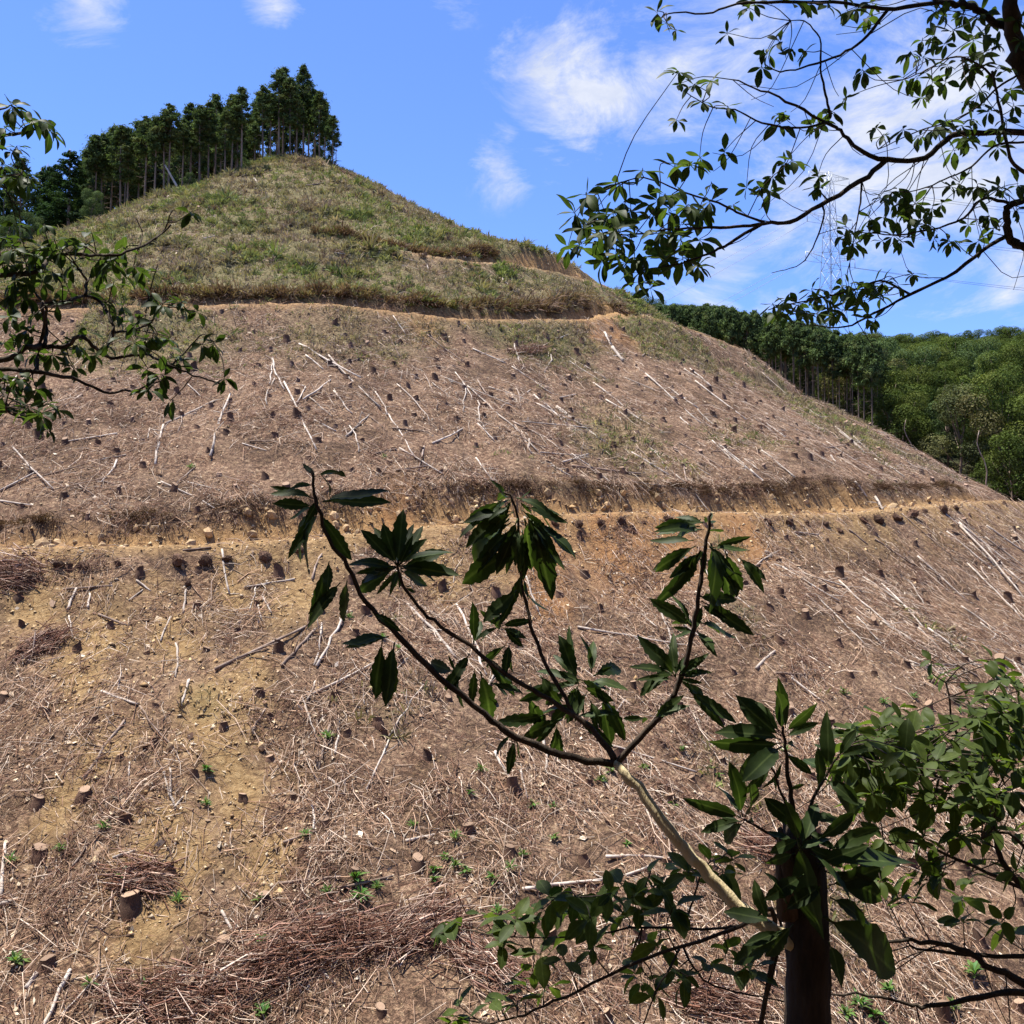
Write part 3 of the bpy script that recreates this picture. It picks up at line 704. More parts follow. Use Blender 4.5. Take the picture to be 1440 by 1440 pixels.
# (x0,y0,x1,y1,thickness in px, barky)
LOGS = [(421, 487, 508, 539, 5, 0), (461, 503, 535, 576, 5, 0), (527, 553, 546, 583, 4, 0), (546, 583, 584, 647, 4, 0), (383, 505, 400, 548, 5, 0), (400, 540, 445, 635, 5, 0), (426, 565, 466, 536, 5, 0), (487, 616, 520, 583, 5, 0), (608, 626, 652, 602, 5, 0), (672, 565, 674, 595, 4, 0), (671, 595, 718, 609, 4, 1),
 (671, 597, 695, 621, 4, 0), (702, 585, 758, 640, 4, 0), (784, 572, 855, 626, 5, 0), (719, 518, 775, 555, 4, 0), (751, 555, 806, 605, 4, 0), (836, 539, 900, 590, 4, 0), (850, 468, 860, 487, 7, 0), (861, 491, 876, 508, 9, 0), (759, 640, 817, 642, 5, 0), (792, 654, 827, 638, 5, 0), (804, 656, 900, 669, 6, 1), (768, 649, 806, 675, 4, 0), (469, 551, 494, 583, 4, 0), (492, 600, 504, 635, 4, 0),
 (523, 640, 558, 631, 5, 1), (723, 485, 731, 508, 4, 0), (765, 522, 775, 499, 4, 0), (556, 664, 605, 656, 5, 1), (553, 444, 570, 470, 3, 0), (16, 628, 75, 692, 5, 0), (0, 692, 52, 664, 5, 0), (0, 708, 45, 713, 5, 0), (219, 655, 231, 598, 6, 0), (233, 598, 302, 563, 5, 0), (295, 645, 325, 560, 6, 0), (299, 635, 314, 581, 4, 0), (227, 680, 302, 720, 5, 0), (351, 622, 389, 622, 4, 1), (375, 570, 386, 535, 4, 0), (418, 570, 430, 545, 4, 0), (380, 540, 384, 505, 4, 0), (430, 500, 455, 520, 4, 0), (480, 512, 505, 505, 4, 1),
 (302, 944, 430, 886, 9, 1), (396, 938, 444, 886, 8, 1), (444, 938, 483, 866, 8, 0), (443, 933, 453, 878, 6, 0), (439, 978, 540, 932, 7, 0), (432, 990, 444, 956, 5, 0), (248, 904, 248, 952, 6, 0), (226, 904, 240, 869, 5, 0), (255, 996, 266, 961, 6, 0), (142, 973, 193, 997, 6, 0), (95, 862, 108, 831, 7, 0), (123, 859, 126, 833, 6, 0), (257, 862, 262, 827, 6, 0), (312, 773, 323, 834, 6, 0), (94, 829, 158, 826, 6, 1), (439, 819, 453, 782, 6, 1), (97, 869, 102, 897, 4, 0), (181, 846, 201, 829, 4, 0), (192, 818, 212, 830, 5, 0), (257, 773, 297, 770, 5, 1), (369, 842, 382, 866, 5, 0), (363, 850, 368, 872, 4, 0),
 (119, 1093, 175, 1014, 8, 1), (144, 972, 196, 997, 5, 1), (196, 997, 246, 1052, 5, 1), (515, 1110, 546, 1035, 6, 0), (546, 1035, 596, 970, 6, 0), (398, 1193, 446, 1172, 8, 1), (440, 1133, 441, 1170, 7, 0), (471, 1062, 477, 1031, 7, 0), (244, 1139, 258, 1117, 6, 0), (392, 1247, 479, 1235, 9, 1), (475, 1254, 552, 1237, 8, 1), (312, 1281, 327, 1312, 8, 0), (404, 1281, 427, 1304, 6, 0), (437, 1352, 471, 1389, 8, 0), (2, 1264, 6, 1189, 8, 0), (0, 1277, 25, 1262, 10, 0), (102, 1220, 125, 1187, 6, 1), (158, 1210, 190, 1204, 8, 0), (250, 1377, 306, 1375, 9, 0), (354, 1033, 373, 995, 5, 1), (181, 1093, 182, 1075, 5, 0), (239, 1122, 239, 1085, 6, 0), (255, 997, 264, 962, 5, 0),
 (571, 1187, 615, 1170, 8, 0), (444, 1285, 483, 1283, 8, 0), (37, 1385, 52, 1370, 12, 0), (531, 1288, 600, 1272, 8, 1), (572, 851, 640, 927, 9, 0), (642, 851, 684, 951, 7, 0), (812, 881, 953, 907, 7, 0), (927, 856, 956, 927, 6, 0), (900, 861, 925, 888, 5, 0), (852, 1048, 980, 1092, 6, 0), (696, 1060, 728, 1114, 9, 0), (762, 1036, 769, 1087, 8, 0), (732, 1080, 742, 1119, 7, 0), (1063, 941, 1089, 915, 9, 0), (1091, 949, 1132, 951, 6, 1), (735, 1253, 852, 1238, 10, 0), (852, 1211, 950, 1215, 9, 0), (880, 1236, 918, 1222, 8, 0), (675, 985, 700, 945, 6, 0), (1063, 800, 1085, 780, 4, 0),
 (1348, 738, 1424, 797, 6, 0), (1331, 748, 1395, 800, 5, 0), (1387, 740, 1440, 777, 5, 0), (1118, 752, 1151, 753, 6, 0), (1194, 748, 1220, 765, 5, 1), (1231, 699, 1241, 717, 7, 0), (852, 564, 932, 609, 4, 0), (909, 527, 985, 597, 4, 0), (977, 537, 1050, 590, 4, 0), (981, 576, 1006, 601, 3, 0), (1067, 588, 1104, 617, 4, 0), (1001, 621, 1028, 648, 4, 0), (1073, 637, 1118, 676, 4, 0), (1047, 646, 1067, 662, 4, 0), (1055, 668, 1090, 695, 5, 0), (1118, 566, 1155, 588, 3, 0), (1172, 600, 1215, 637, 4, 0), (1200, 613, 1272, 672, 4, 0), (1190, 572, 1210, 578, 4, 0), (1168, 640, 1176, 652, 5, 0), (1202, 680, 1219, 701, 5, 0), (1160, 631, 1188, 627, 4, 1),
 (1180, 817, 1250, 880, 5, 0), (1205, 868, 1240, 908, 5, 0), (1290, 885, 1330, 922, 5, 0), (1290, 785, 1360, 845, 5, 0), (1350, 742, 1440, 842, 5, 0), (1240, 822, 1300, 885, 5, 0), (1360, 790, 1438, 872, 5, 0), (1100, 800, 1180, 850, 4, 0), (1380, 760, 1440, 820, 4, 0), (1150, 840, 1215, 905, 4, 0), (950, 870, 1000, 910, 4, 0), (1230, 760, 1290, 800, 4, 1), (1010, 815, 1060, 860, 4, 0),
 (358, 252, 368, 270, 6, 0), (285, 335, 302, 333, 4, 0), (655, 398, 690, 412, 4, 0), (706, 393, 724, 411, 4, 0), (560, 362, 585, 368, 4, 0), (470, 357, 535, 365, 3, 0), (665, 391, 675, 407, 4, 0), (430, 262, 455, 258, 4, 1), (600, 372, 604, 384, 3, 0), (236, 412, 252, 398, 4, 0), (228, 414, 258, 413, 4, 0)]
q = np.array([l[:4] for l in LOGS], float)
HA = hit(q[:, 0], q[:, 1]); HB = hit(q[:, 2], q[:, 3])
for l, a, b in zip(LOGS, HA, HB):
    if np.isnan(a[0]) or np.isnan(b[0]) or np.linalg.norm(a-b) > 25: continue
    put_log(a, b, max(.022, .5*l[4]/F*.5*np.linalg.norm(a+b)*.5*1.1), bool(l[5]))
def extra_logs(n, seed, zn_, Lr, rr):
    g = np.random.default_rng(seed)
    P, rd, bk = scatter(n*3, r0=20, keep=lambda x, y: k_lit(x, y)*np.where(zn_(x, y), 1., 0.), seed=seed, power=.9)
    N = normals(P[:, 0], P[:, 1]); dh = downhill(N); cr = np.cross(N, dh); al = al_right(P[:, 0], P[:, 1])
    k = 0
    for i in range(len(P)):
        if k >= n: break
        if rd[i] > .1 or bk[i] > .1: continue
        th = g.normal(0, .22) if g.random() < al[i]*1.1 else g.uniform(-1.5, 1.5)
        D = dh[i]*math.cos(th)+cr[i]*math.sin(th); L = g.uniform(*Lr)
        put_log(P[i]-D*L/2, P[i]+D*L/2, g.uniform(*rr), g.random() < .42); k += 1
extra_logs(90, 91, lambda x, y: (above(x, y, T1)[0] > 1) & (above(x, y, T2)[0] < -1), (.9, 3.4), (.022, .05))
extra_logs(60, 93, lambda x, y: (above(x, y, T1)[0] > 1) & (above(x, y, T2)[0] < -1.5) & (polar(x, y)[1] > .05), (2.2, 5.5), (.028, .05))
extra_logs(40, 94, lambda x, y: (above(x, y, T1)[0] < -2) & (polar(x, y)[1] > .3), (2., 5.), (.028, .05))
extra_logs(80, 92, lambda x, y: (above(x, y, T1)[0] < -2), (.5, 2.0), (.022, .05))
# ---------------------------------------------------------------- brush piles and root clods
def brush(px0, py0, px1, py1, width, height, n, label, seed, cols=None):
    g = np.random.default_rng(seed)
    a, b = hit([px0, px1], [py0, py1])
    if np.isnan(a[0]) or np.isnan(b[0]): return
    t = g.random(n); C = a+(b-a)*t[:, None]
    ax = (b-a)/np.linalg.norm(b-a); C[:, :2] += g.normal(0, width*.42, (n, 2))*np.sin(np.clip(t, .08, .92)*math.pi)[:, None]**.5
    C[:, 2] = full_z(C[:, 0], C[:, 1])+np.abs(g.normal(0, height*.5, n))*np.exp(-((t-.5)/.4)**2)
    D = ax*g.normal(0, 1, n)[:, None]*1.2+g.normal(0, .45, (n, 3))*np.array([1, 1, .55]); D /= np.linalg.norm(D, axis=1)[:, None]
    V, Fq, c = sticks(C, D, g.uniform(.25, 1.6, n), np.clip(np.exp(g.normal(-4.6, .5, n)), .004, .034), pal(n, cols or [(.27, .155, .11), (.40, .28, .21), (.12, .06, .038), (.52, .41, .32), (.20, .095, .06)], [3, 2.2, 3, 1.2, 2.5], .2, g), g=g)
    o3 = V.mean(0)
    tag(obj('brush_pile', mesh_np('brush_pile', V-o3, Fq, c), M_TWIG, None, o3), label, 'brush pile')
brush(330, 1375, 560, 1312, .85, .75, 1300, 'long heap of purplish brown cut branches at the slope foot', 1)
brush(540, 1330, 640, 1290, .8, .6, 800, 'dark heap of cut branches beside the long branch heap', 2)
brush(150, 1400, 330, 1410, .8, .35, 700, 'low mat of dead reddish branches at the bottom of the slope', 3)
brush(1060, 1195, 1100, 1215, .5, .5, 500, 'round bundle of bare twigs behind the broken trunk', 4)
brush(960, 1405, 1050, 1420, .6, .4, 600, 'twiggy heap over a dark hollow on the flat ground', 5)
brush(0, 805, 40, 815, .7, .6, 600, 'dark tangle of roots and branches under the lower track edge', 6)
brush(170, 1235, 225, 1245, .6, .25, 400, 'small fan of dead red needles beside a stump', 7)
brush(30, 925, 90, 890, .6, .3, 400, 'brown mat of dead branches on the ochre soil', 8)
brush(640, 1335, 720, 1380, .8, .3, 600, 'scattered dead branches at the edge of the flat ground', 9)
brush(720, 497, 765, 492, .6, .5, 400, 'round brown brush heap below the upper track', 10)
brush(470, 238, 520, 262, .5, .3, 500, 'bleached roots and branches along the hill top rim', 11)
# clods of dark roots tipped over along the outer edge of the lower track
def clod_mesh(seed):
    import bmesh
    bm = bmesh.new(); bmesh.ops.create_icosphere(bm, subdivisions=2, radius=1); g = random.Random(seed)
    off = [Vector((g.uniform(-1, 1), g.uniform(-1, 1), g.uniform(-.2, 1))).normalized() for _ in range(5)]
    for v in bm.verts:
        d = max(v.co.normalized().dot(o) for o in off)
        v.co *= .5+.62*max(0, d)**3+g.uniform(-.16, .16)
    me = bpy.data.meshes.new('clod'); bm.to_mesh(me); bm.free(); return me
M_CLOD = bark_mat('root_clod', (.045, .027, .019), (.13, .078, .05), 6)
CL = [clod_mesh(i) for i in range(5)]
for m_ in CL: m_.materials.append(M_CLOD)
cg = np.random.default_rng(95)
def roots(seed):
    g = np.random.default_rng(seed); n = 26; D = g.normal(0, 1, (n, 3)); D[:, 2] = np.abs(D[:, 2])*.8; D /= np.linalg.norm(D, axis=1)[:, None]
    V, Fq, c = sticks(D*.85, D, g.uniform(.9, 2.0, n), g.uniform(.03, .07, n), pal(n, [(.14, .085, .055), (.24, .165, .115), (.09, .055, .038)], [2, 2, 2], .2, g), g=g)
    me = mesh_np('root', V, Fq, c); me.materials.append(M_TWIG); return me
RTS = [roots(i) for i in range(3)]
def put_clod(p, r):
    z = float(full_z(p[0], p[1])[0])
    o = obj('root_clod', CL[int(cg.integers(5))], None, None, (p[0], p[1], z+r*.12))
    o.scale = (r*cg.uniform(.75, 1.25),)*3; o.rotation_euler = (cg.normal(0, .5), cg.normal(0, .5), cg.uniform(0, 6.28))
    obj('root', RTS[int(cg.integers(3))], None, o)
    tag(o, 'dark clod of roots and earth on the outer edge of the lower track', 'root clod', 'root clods along the lower track')
for px, py, r in [(82, 800, .42), (118, 798, .45), (165, 795, .40), (250, 793, .5), (290, 790, .45), (320, 790, .42), (372, 785, .45), (420, 778, .5), (265, 820, .3), (20, 812, .5), (45, 820, .55), (815, 742, .42), (845, 738, .4), (875, 737, .55), (905, 735, .35), (1110, 735, .5), (1135, 738, .35), (1160, 738, .5), (1180, 745, .4), (1215, 735, .55), (1235, 733, .45), (1260, 728, .5), (1283, 726, .5), (1300, 722, .4), (1325, 718, .5), (1345, 716, .45), (1370, 714, .4), (1390, 712, .35), (1412, 710, .4), (780, 738, .35), (655, 750, .45), (690, 752, .35), (1000, 738, .3), (940, 733, .3), (1080, 738, .35)]:
    p = hit([px], [py])[0]
    if not np.isnan(p[0]): put_clod(p, r*cg.uniform(.38, .8))
# bigger stones in the cut bank and on the soil: pieces of the ground itself
SM = [stone_mesh(i) for i in range(6)]
M_STONE = bark_mat('bank_stone', (.24, .155, .08), (.48, .36, .21), 5)
for m_ in SM: m_.materials.append(M_STONE)
def stones(n):
    g = np.random.default_rng(96); k = 0
    def keep(x, y):
        z, road, bank, on = ground(x, y, True); a1 = above(x, y, T1)[0]
        return np.clip(bank*3.5*(np.abs(a1) < 4)+blob(x, y, _sp)*.04+.2*np.exp(-((a1+1.5)/1.4)**2)*.5, 0, 1)*on
    P, rd, bk = scatter(n, keep=keep, seed=96, power=1.)
    for p, b_ in zip(P, bk):
        r = float(np.exp(g.normal(-1.85 if b_ > .3 else -2.45, .36)))
        o = obj('stone', SM[int(g.integers(6))], None, GROUND, (p[0], p[1], p[2]+r*.2)); o.scale = (r*1.25, r, r*.75)
        o.rotation_euler = (g.uniform(0, 6), g.uniform(0, 6), g.uniform(0, 6))
stones(295)
# ---------------------------------------------------------------- small green plants coming up among the slash
M_WEED = tint_mat('weed_leaf', .6, 4., .2, .3, .35)
def weed_mesh(seed, k, L, w):
    g = np.random.default_rng(seed); A = Acc()
    for i in range(k):
        a = i*2.4+g.normal(0, .3); el = g.uniform(.15, 1.25)
        d = np.array([math.cos(a)*math.cos(el), math.sin(a)*math.cos(el), math.sin(el)]); s = np.array([-math.sin(a), math.cos(a), 0])
        l = L*g.uniform(.6, 1.1); b = np.array([0, 0, g.uniform(0, .35*L)])
        u = np.cross(s, d)
        V = np.array([b, b+d*l*.45+s*w*l, b+d*l*.45-s*w*l, b+d*l*.5-u*.05*l, b+d*l-np.array([0, 0, .25*l])])
        A.add(V, [(0, 1, 3), (0, 3, 2), (3, 1, 4), (3, 4, 2)], np.array([.07, .15, .028])*g.uniform(.7, 1.5)*np.array([g.uniform(.8, 1.5), 1, 1]))
    return A.mesh('weed')
WM = [weed_mesh(i, 16, .30, .17) for i in range(3)]+[weed_mesh(10+i, 26, .34, .07) for i in range(3)]
for m_ in WM: m_.materials.append(M_WEED)
WEED = [(500, 1240, 1.5), (507, 1264, 1.4), (460, 1258, .9), (250, 1268, 1.1), (172, 1234, 1.1), (290, 1085, 1.0), (461, 1038, 1.1), (372, 1323, 1.0), (370, 1425, 1.3), (22, 1360, 1.3), (205, 1392, 1.0), (85, 1200, .9), (610, 1225, 1.1), (640, 1222, 1.), (692, 1240, 1.1), (676, 1085, 1.), (845, 1100, 1.1), (860, 1090, .9), (750, 1130, .9), (778, 1135, .9), (660, 1118, .8), (268, 660, .9), (1186, 978, 1.1), (1243, 990, 1.), (145, 1168, .9), (15, 1215, .9), (530, 1255, .9), (125, 1390, .9), (640, 1180, 1.), (718, 1225, 1.), (655, 1230, .9), (780, 1180, .8), (882, 1188, .8), (990, 1235, .8), (540, 645, .8), (538, 900, .8), (560, 918, .8), (490, 870, .8), (430, 1180, .8), (290, 1130, .8), (365, 1270, .9), (1105, 1060, 1.), (945, 1130, .9), (1370, 1378, 1.6), (1210, 1420, 1.5), (1230, 1432, 1.4), (1250, 1395, 1.2), (1190, 1430, 1.2), (1340, 1420, 1.2), (580, 1165, .8), (700, 1290, 1.0), (735, 1205, .8), (1310, 960, 1.0), (1285, 985, .9), (1350, 1000, .9), (1010, 1095, .8), (960, 1060, .8), (905, 1085, .8), (610, 1240, .9), (625, 1210, .8)]
wg = np.random.default_rng(97)
WH = hit([w[0] for w in WEED], [w[1] for w in WEED])
for p, w in zip(WH, WEED):
    if np.isnan(p[0]): continue
    near = w[1] > 1340 and w[0] > 1150
    o = obj('weed_plant', WM[int(wg.integers(6))], None, None, (p[0], p[1], float(full_z(p[0], p[1])[0])-.01)); o.scale = (w[2],)*3; o.rotation_euler = (0, 0, wg.uniform(0, 6.28))
    if near: tag(o, 'bright green leafy weed on the flat ground by the broken trunk', 'weed', 'weeds on the flat ground')
    elif w[1] < 700: tag(o, 'small green weed on the slope between the two tracks', 'weed', 'weeds between the tracks')
    else: tag(o, 'small green weed among twigs below the lower track', 'weed', 'weeds below the lower track')
# ---------------------------------------------------------------- trees
def leaf_quads(C, Nn, size, elong, g):
    n = len(C)
    A = np.cross(Nn, g.normal(0, 1, (n, 3))); A /= np.linalg.norm(A, axis=1)[:, None]+1e-9; B = np.cross(Nn, A)
    s = size*g.uniform(.6, 1.3, n)
    V = np.stack([C-A*(s*elong)[:, None], C-B*s[:, None]*.55+Nn*(s*.1)[:, None], C+A*(s*elong)[:, None]-Nn*(s*.25)[:, None], C+B*s[:, None]*.55], 1).reshape(-1, 3)
    return V, (np.arange(n)[:, None]*4+np.arange(4)[None])
def clump_crown(cent, rad, per, size, cols, w, g, flat=.7, elong=1.1, q0=.45, q1=1.08, fuzzy=False):
    Vs = []; Fs = []; Cs = []; off = 0
    for c, r in zip(cent, rad):
        k = int(per*(r/np.mean(rad))**2*g.uniform(.8, 1.2))
        d = g.normal(0, 1, (k, 3)); d /= np.linalg.norm(d, axis=1)[:, None]
        q = r*g.uniform(q0, q1, k)**.6
        if fuzzy: q = r*np.abs(g.normal(0, .62, k))
        P = c+d*q[:, None]*np.array([1, 1, flat])
        Nn = d*.8+np.array([0, 0, .5])+g.normal(0, .45, (k, 3)); Nn /= np.linalg.norm(Nn, axis=1)[:, None]
        V, Fq = leaf_quads(P, Nn, size, elong, g)
        tone = pal(1, cols, w, .12, g)
        Vs.append(V); Fs.append(Fq+off); off += len(V)
        Cs.append(np.repeat(np.clip(tone*(1+g.normal(0, .18, (k, 1))), .008, .5), 4, 0))
    return np.vstack(Vs), np.vstack(Fs), np.vstack(Cs)
M_CONIF = tint_mat('conifer_foliage', .95, 1.5, .3, .06, .25)
M_BROAD = tint_mat('broadleaf_foliage', .9, 1., .3, .08, .22)
M_TRUNK = bark_mat('tree_bark', (.10, .075, .058), (.26, .205, .165), 3)
DKG = [(.065, .10, .036), (.09, .13, .046), (.055, .082, .036), (.12, .145, .055)]
def hinoki(seed, H=16., clear=.52, dead=.2):
    """plantation cypress: bare mast, ragged crown at the top"""
    g = np.random.default_rng(seed)
    bend = g.normal(0, .12, 2)
    t = np.linspace(0, 1, 9); pts = np.stack([bend[0]*np.sin(t*3)*t, bend[1]*np.sin(t*2.4)*t, t*H*.96-.8*(t < .01)], -1)
    A = Acc(); V, fl = tube(pts, .155*(1-.82*t)+.012, 7); A.add(V, fl)
    cent = []; rad = []
    nb = 46
    for i in range(nb):
        f = clear+(1-clear)*(i+g.random())/nb
        uu = (f-clear)/(1-clear); prof = 2.0*min(1, .35+uu*2.6)*max(.04, 1-uu)**.62
        a = i*2.4+g.normal(0, .4); reach = prof*g.uniform(.45, 1.1)
        z = f*H; b = np.array([math.cos(a)*reach, math.sin(a)*reach, z+reach*.25])
        V, fl = tube(np.array([[0, 0, z-.3], b*[.5, .5, 1]-[0, 0, .2], b]), [.035, .025, .012], 4); A.add(V, fl)
        cent.append(b); rad.append(g.uniform(.3, .85)*(.75+.4*prof/2.15))
    cent.append(np.array([0, 0, H*.985])); rad.append(.6)
    for i in range(int(dead*45)):                               # dead snags on the bare mast
        f = g.uniform(.22, clear); a = g.uniform(0, 6.28); L = g.uniform(.4, 1.3)
        p0 = np.array([0, 0, f*H]); p1 = p0+np.array([math.cos(a)*L, math.sin(a)*L, g.uniform(-.3, .25)])
        V, fl = tube(np.array([p0, p1]), [.022, .008], 3); A.add(V, fl)
    V, Fq, C = clump_crown(cent, rad, 125, .14, DKG, [3, 3, 2, 1.6], g, .62, 1.7, fuzzy=True)
    return A.mesh('mast', True), mesh_np('crown', V, Fq, C)
def sugi(seed, H=16.):
    g = np.random.default_rng(seed); A = Acc()
    t = np.linspace(0, 1, 6); V, fl = tube(np.stack([t*0, t*0, t*H-.8*(t < .01)], -1), .2*(1-.9*t)+.01, 7); A.add(V, fl)
    cent = []; rad = []
    for i in range(54):
        f = .12+.86*(i+g.random())/54; reach = (1.02-f)*H*.19*g.uniform(.6, 1.1)+.15; a = i*2.4+g.normal(0, .3)
        cent.append(np.array([math.cos(a)*reach, math.sin(a)*reach, f*H-reach*.12])); rad.append(.38+.75*(1-f))
    V, Fq, C = clump_crown(cent, rad, 190, .15, [(.026, .052, .018), (.034, .064, .022), (.024, .044, .02)], [3, 3, 2], g, .8, 1.2)
    return A.mesh('mast', True), mesh_np('crown', V, Fq, C)
def broad(seed, H=11., W=4.2, cols=None, low=.18, per=480, size=.12):
    g = np.random.default_rng(seed); A = Acc()
    t = np.linspace(0, 1, 6); tr_ = np.stack([.35*np.sin(t*2+seed), .3*np.sin(t*2.6), t*H*.55-1.*(t < .01)], -1)
    V, fl = tube(tr_, .2*(1-.55*t), 7); A.add(V, fl)
    cent = []; rad = []
    for i in range(24):
        u = g.random(); a = i*2.4+g.normal(0, .3)
        f = low+(1-low)*u**.8
        env = W*math.sqrt(max(.05, 1-((f-.52)/.56)**2)); reach = env*g.uniform(.55, .95)*(0.35 if f > .93 else 1)
        c = np.array([math.cos(a)*reach, math.sin(a)*reach, f*H]); cent.append(c); rad.append(g.uniform(.8, 1.75))
        if i % 2 == 0:
            s = tr_[int(np.clip(f*5, 2, 5))]; V, fl = tube(catmull([s, (s+c)/2+[0, 0, -.3], c], 5), [.07, .06, .045, .03, .015], 5); A.add(V, fl)
    V, Fq, C = clump_crown(cent, rad, per, size, cols or [(.062, .090, .020), (.088, .118, .026), (.112, .136, .032), (.050, .070, .020)], [3, 3, 2, 2], g, .8, 1., .6, 1.12)
    return A.mesh('mast', True), mesh_np('crown', V, Fq, C)
HIN = [hinoki(200+i, clear=[.46, .52, .42, .58, .5, .62][i], dead=[.2, .5, .2, .6, .3, .7][i]) for i in range(6)]
SUG = [sugi(220), sugi(221)]
MAST = [hinoki(210+i, clear=[.66, .72, .62, .76][i], dead=.5) for i in range(4)]
BRD = [broad(240, 11, 4.2), broad(241, 10, 3.7), broad(242, 12, 4.0, None), broad(243, 10.5, 4.6, [(.14, .13, .055), (.115, .118, .048), (.095, .108, .036), (.085, .10, .042)]), broad(244, 11, 3.4, [(.08, .12, .045), (.105, .145, .055), (.065, .098, .036), (.055, .08, .028)])]
for S, mm in ((HIN, M_CONIF), (MAST, M_CONIF), (SUG, M_CONIF), (BRD, M_BROAD)):
    for a, b in S: a.materials.append(M_TRUNK); b.materials.append(mm)
tg = np.random.default_rng(300)
def put_tree(name, S, base, x, y, h, label, cat, group, wide=1., vi=None, tilt=0.):
    a, b = S[int(tg.integers(len(S))) if vi is None else vi]
    z = float(gz(x, y)[0])
    o = empty(name, (x, y, z-.1)); tag(o, label, cat, group)
    s = h/base; rz = tg.uniform(0, 6.28)
    o.scale = (s*wide, s*wide, s); o.rotation_euler = (tilt, tg.normal(0, .012), rz)
    obj('trunk', a, None, o); obj('crown', b, None, o); return o
# the plantation standing on the hill top: crown line noted from the photograph
CRX = [-60, 0, 25, 60, 95, 112, 130, 180, 215, 235, 250, 270, 300, 325, 345, 352, 365, 395, 412, 427, 445, 458, 470, 476]
CRY = [250, 230, 222, 226, 205, 215, 182, 160, 154, 160, 168, 140, 134, 124, 140, 150, 118, 116, 108, 100, 118, 130, 165, 185]
def rowtree(px, d, drop, vi=None, S=HIN, base=16., name='plantation_cypress', label=None, group='cypresses standing on the hill top', wide=1.):
    p = at(px, 300., d); x, y = p[0], p[1]
    z = float(gz(x, y)[0]); zt = at(px, np.interp(px, CRX, CRY)+drop, d)[2]
    h = zt-z
    if h < 4: return
    if label is None:
        vi = int(tg.integers(6)); lab = ['with a deep crown', 'with a ragged crown', 'with the fullest crown', 'with a short crown', 'with a loose crown', 'with a small high crown'][vi]
        rw = 'at the front of' if d < 123 else ('behind the front of' if d < 136.5 else 'deep inside'); en = 'summit' if px > 350 else 'hill shoulder'
        label = f'tall cypress {lab} {rw} the {en} row'; group = f'cypresses {lab} {rw} the {en} row'
    put_tree(name, S, base, x, y, h, label, 'tree', group, wide*min(1.3, max(.8, 13/h)), vi)
for i, px in enumerate(np.concatenate([np.arange(133, 345, 12.), np.arange(358, 474, 10.)])):
    rowtree(px+tg.normal(0, 2.5), tg.uniform(116, 122) if px > 350 else 108+tg.uniform(0, 9), tg.normal(6, 14))
for px in np.concatenate([np.arange(120, 345, 9.), np.arange(356, 466, 10.)]):
    rowtree(px+tg.normal(0, 3), tg.uniform(124, 136), 8+abs(tg.normal(0, 14)))
for px in np.arange(112, 350, 13.):
    rowtree(px+tg.normal(0, 3), tg.uniform(136, 150), 14+abs(tg.normal(0, 16)))
rowtree(472, 119, 12, 5, label='thin ragged cypress at the open end of the hill top row', group=None)
rowtree(97, 112, 0, 0, SUG, name='cedar_tree', label='pointed dense cedar beside the bare trunked hill top row', group=None, wide=1.45)
rowtree(80, 118, 14, 1, SUG, name='cedar_tree', label='shorter pointed cedar standing against the tall pointed cedar', group=None, wide=1.4)
for px, d, dr in ((5, 120, 4), (30, 112, 0), (52, 124, 8), (-20, 116, 0), (66, 130, 6), (18, 132, 10)):
    rowtree(px, d, dr, int(px) % 2, SUG if px != 30 else HIN, 16., 'cedar_tree', 'dense dark cedar at the far shoulder of the hill top', 'cedars on the hill shoulder', 1.25)
# pale green bushes at the foot of the row
for px, py, h, d in ((128, 318, 3.6, 100), (10, 330, 3.6, 92), (45, 332, 3.0, 95), (-15, 335, 3.5, 90), (265, 283, 1.8, 106), (345, 243, 1.6, 112)):
    p = at(px, py, d); put_tree('green_bush', BRD, 11., p[0], p[1], h, 'light green bush at the foot of the hill top trees', 'bush', 'bushes under the hill top trees', 1.0, 4)
# leaning dead mast in the row
p0 = at(252, 285, 107.); p0[2] = gz(p0[0], p0[1])[0]; p1 = at(232, 232, 108.)
V, fl = tube(catmull([p0, (p0+p1)/2, p1], 5)-p0, np.linspace(.14, .08, 5), 7)
tag(obj('leaning_dead_trunk', mesh_np('dead_trunk', V, fl, None, True), M_PALE, None, p0), 'pale dead trunk leaning against the hill top row', 'dead tree')
# ---------------------------------------------------------------- conifers along the shoulder behind, right
def depth_on(px, py, lo=120., hi=420.):
    P = march([px], [py], back, lo, hi); return P[0]
SX = [840, 870, 900, 940, 1000, 1060, 1100, 1150, 1200, 1235]
STOP = [420, 414, 428, 424, 422, 430, 438, 452, 466, 472]
n_c = 0
for row, (dd, drop, sp) in enumerate(((0, 5, 9), (9, 3, 10), (18, 6, 10), (28, 34, 10), (36, 55, 11))):
    for px in np.arange(846, 1236, sp):
        px = px+tg.normal(0, 1.6); f = np.clip((px-820)/310, 0, 1.4)
        d = (205-20*f if f < 1 else 185-20*(f-1)/.5*1.)+dd-42+tg.normal(0, 2)
        p = at(px, 500., d); z = float(gz(p[0], p[1])[0]); zt = at(px, np.interp(px, SX, STOP)+drop+abs(tg.normal(0, 6)), d)[2]
        h = zt-z
        if h < 5: continue
        vi = int(tg.integers(4)); lab = ['with a small ragged crown', 'with a tiny high crown', 'with a deep crown', 'with the longest bare trunk'][vi]; rw = 'at the edge of' if row == 0 else ('deep inside' if row > 2 else 'in')
        put_tree('shoulder_cypress', MAST, 16., p[0], p[1], min(h, 26), f'cypress {lab} {rw} the plantation behind the hill', 'tree', f'cypresses {lab} {rw} the plantation behind', max(.7, min(1.0, 12.5/h)), vi); n_c += 1
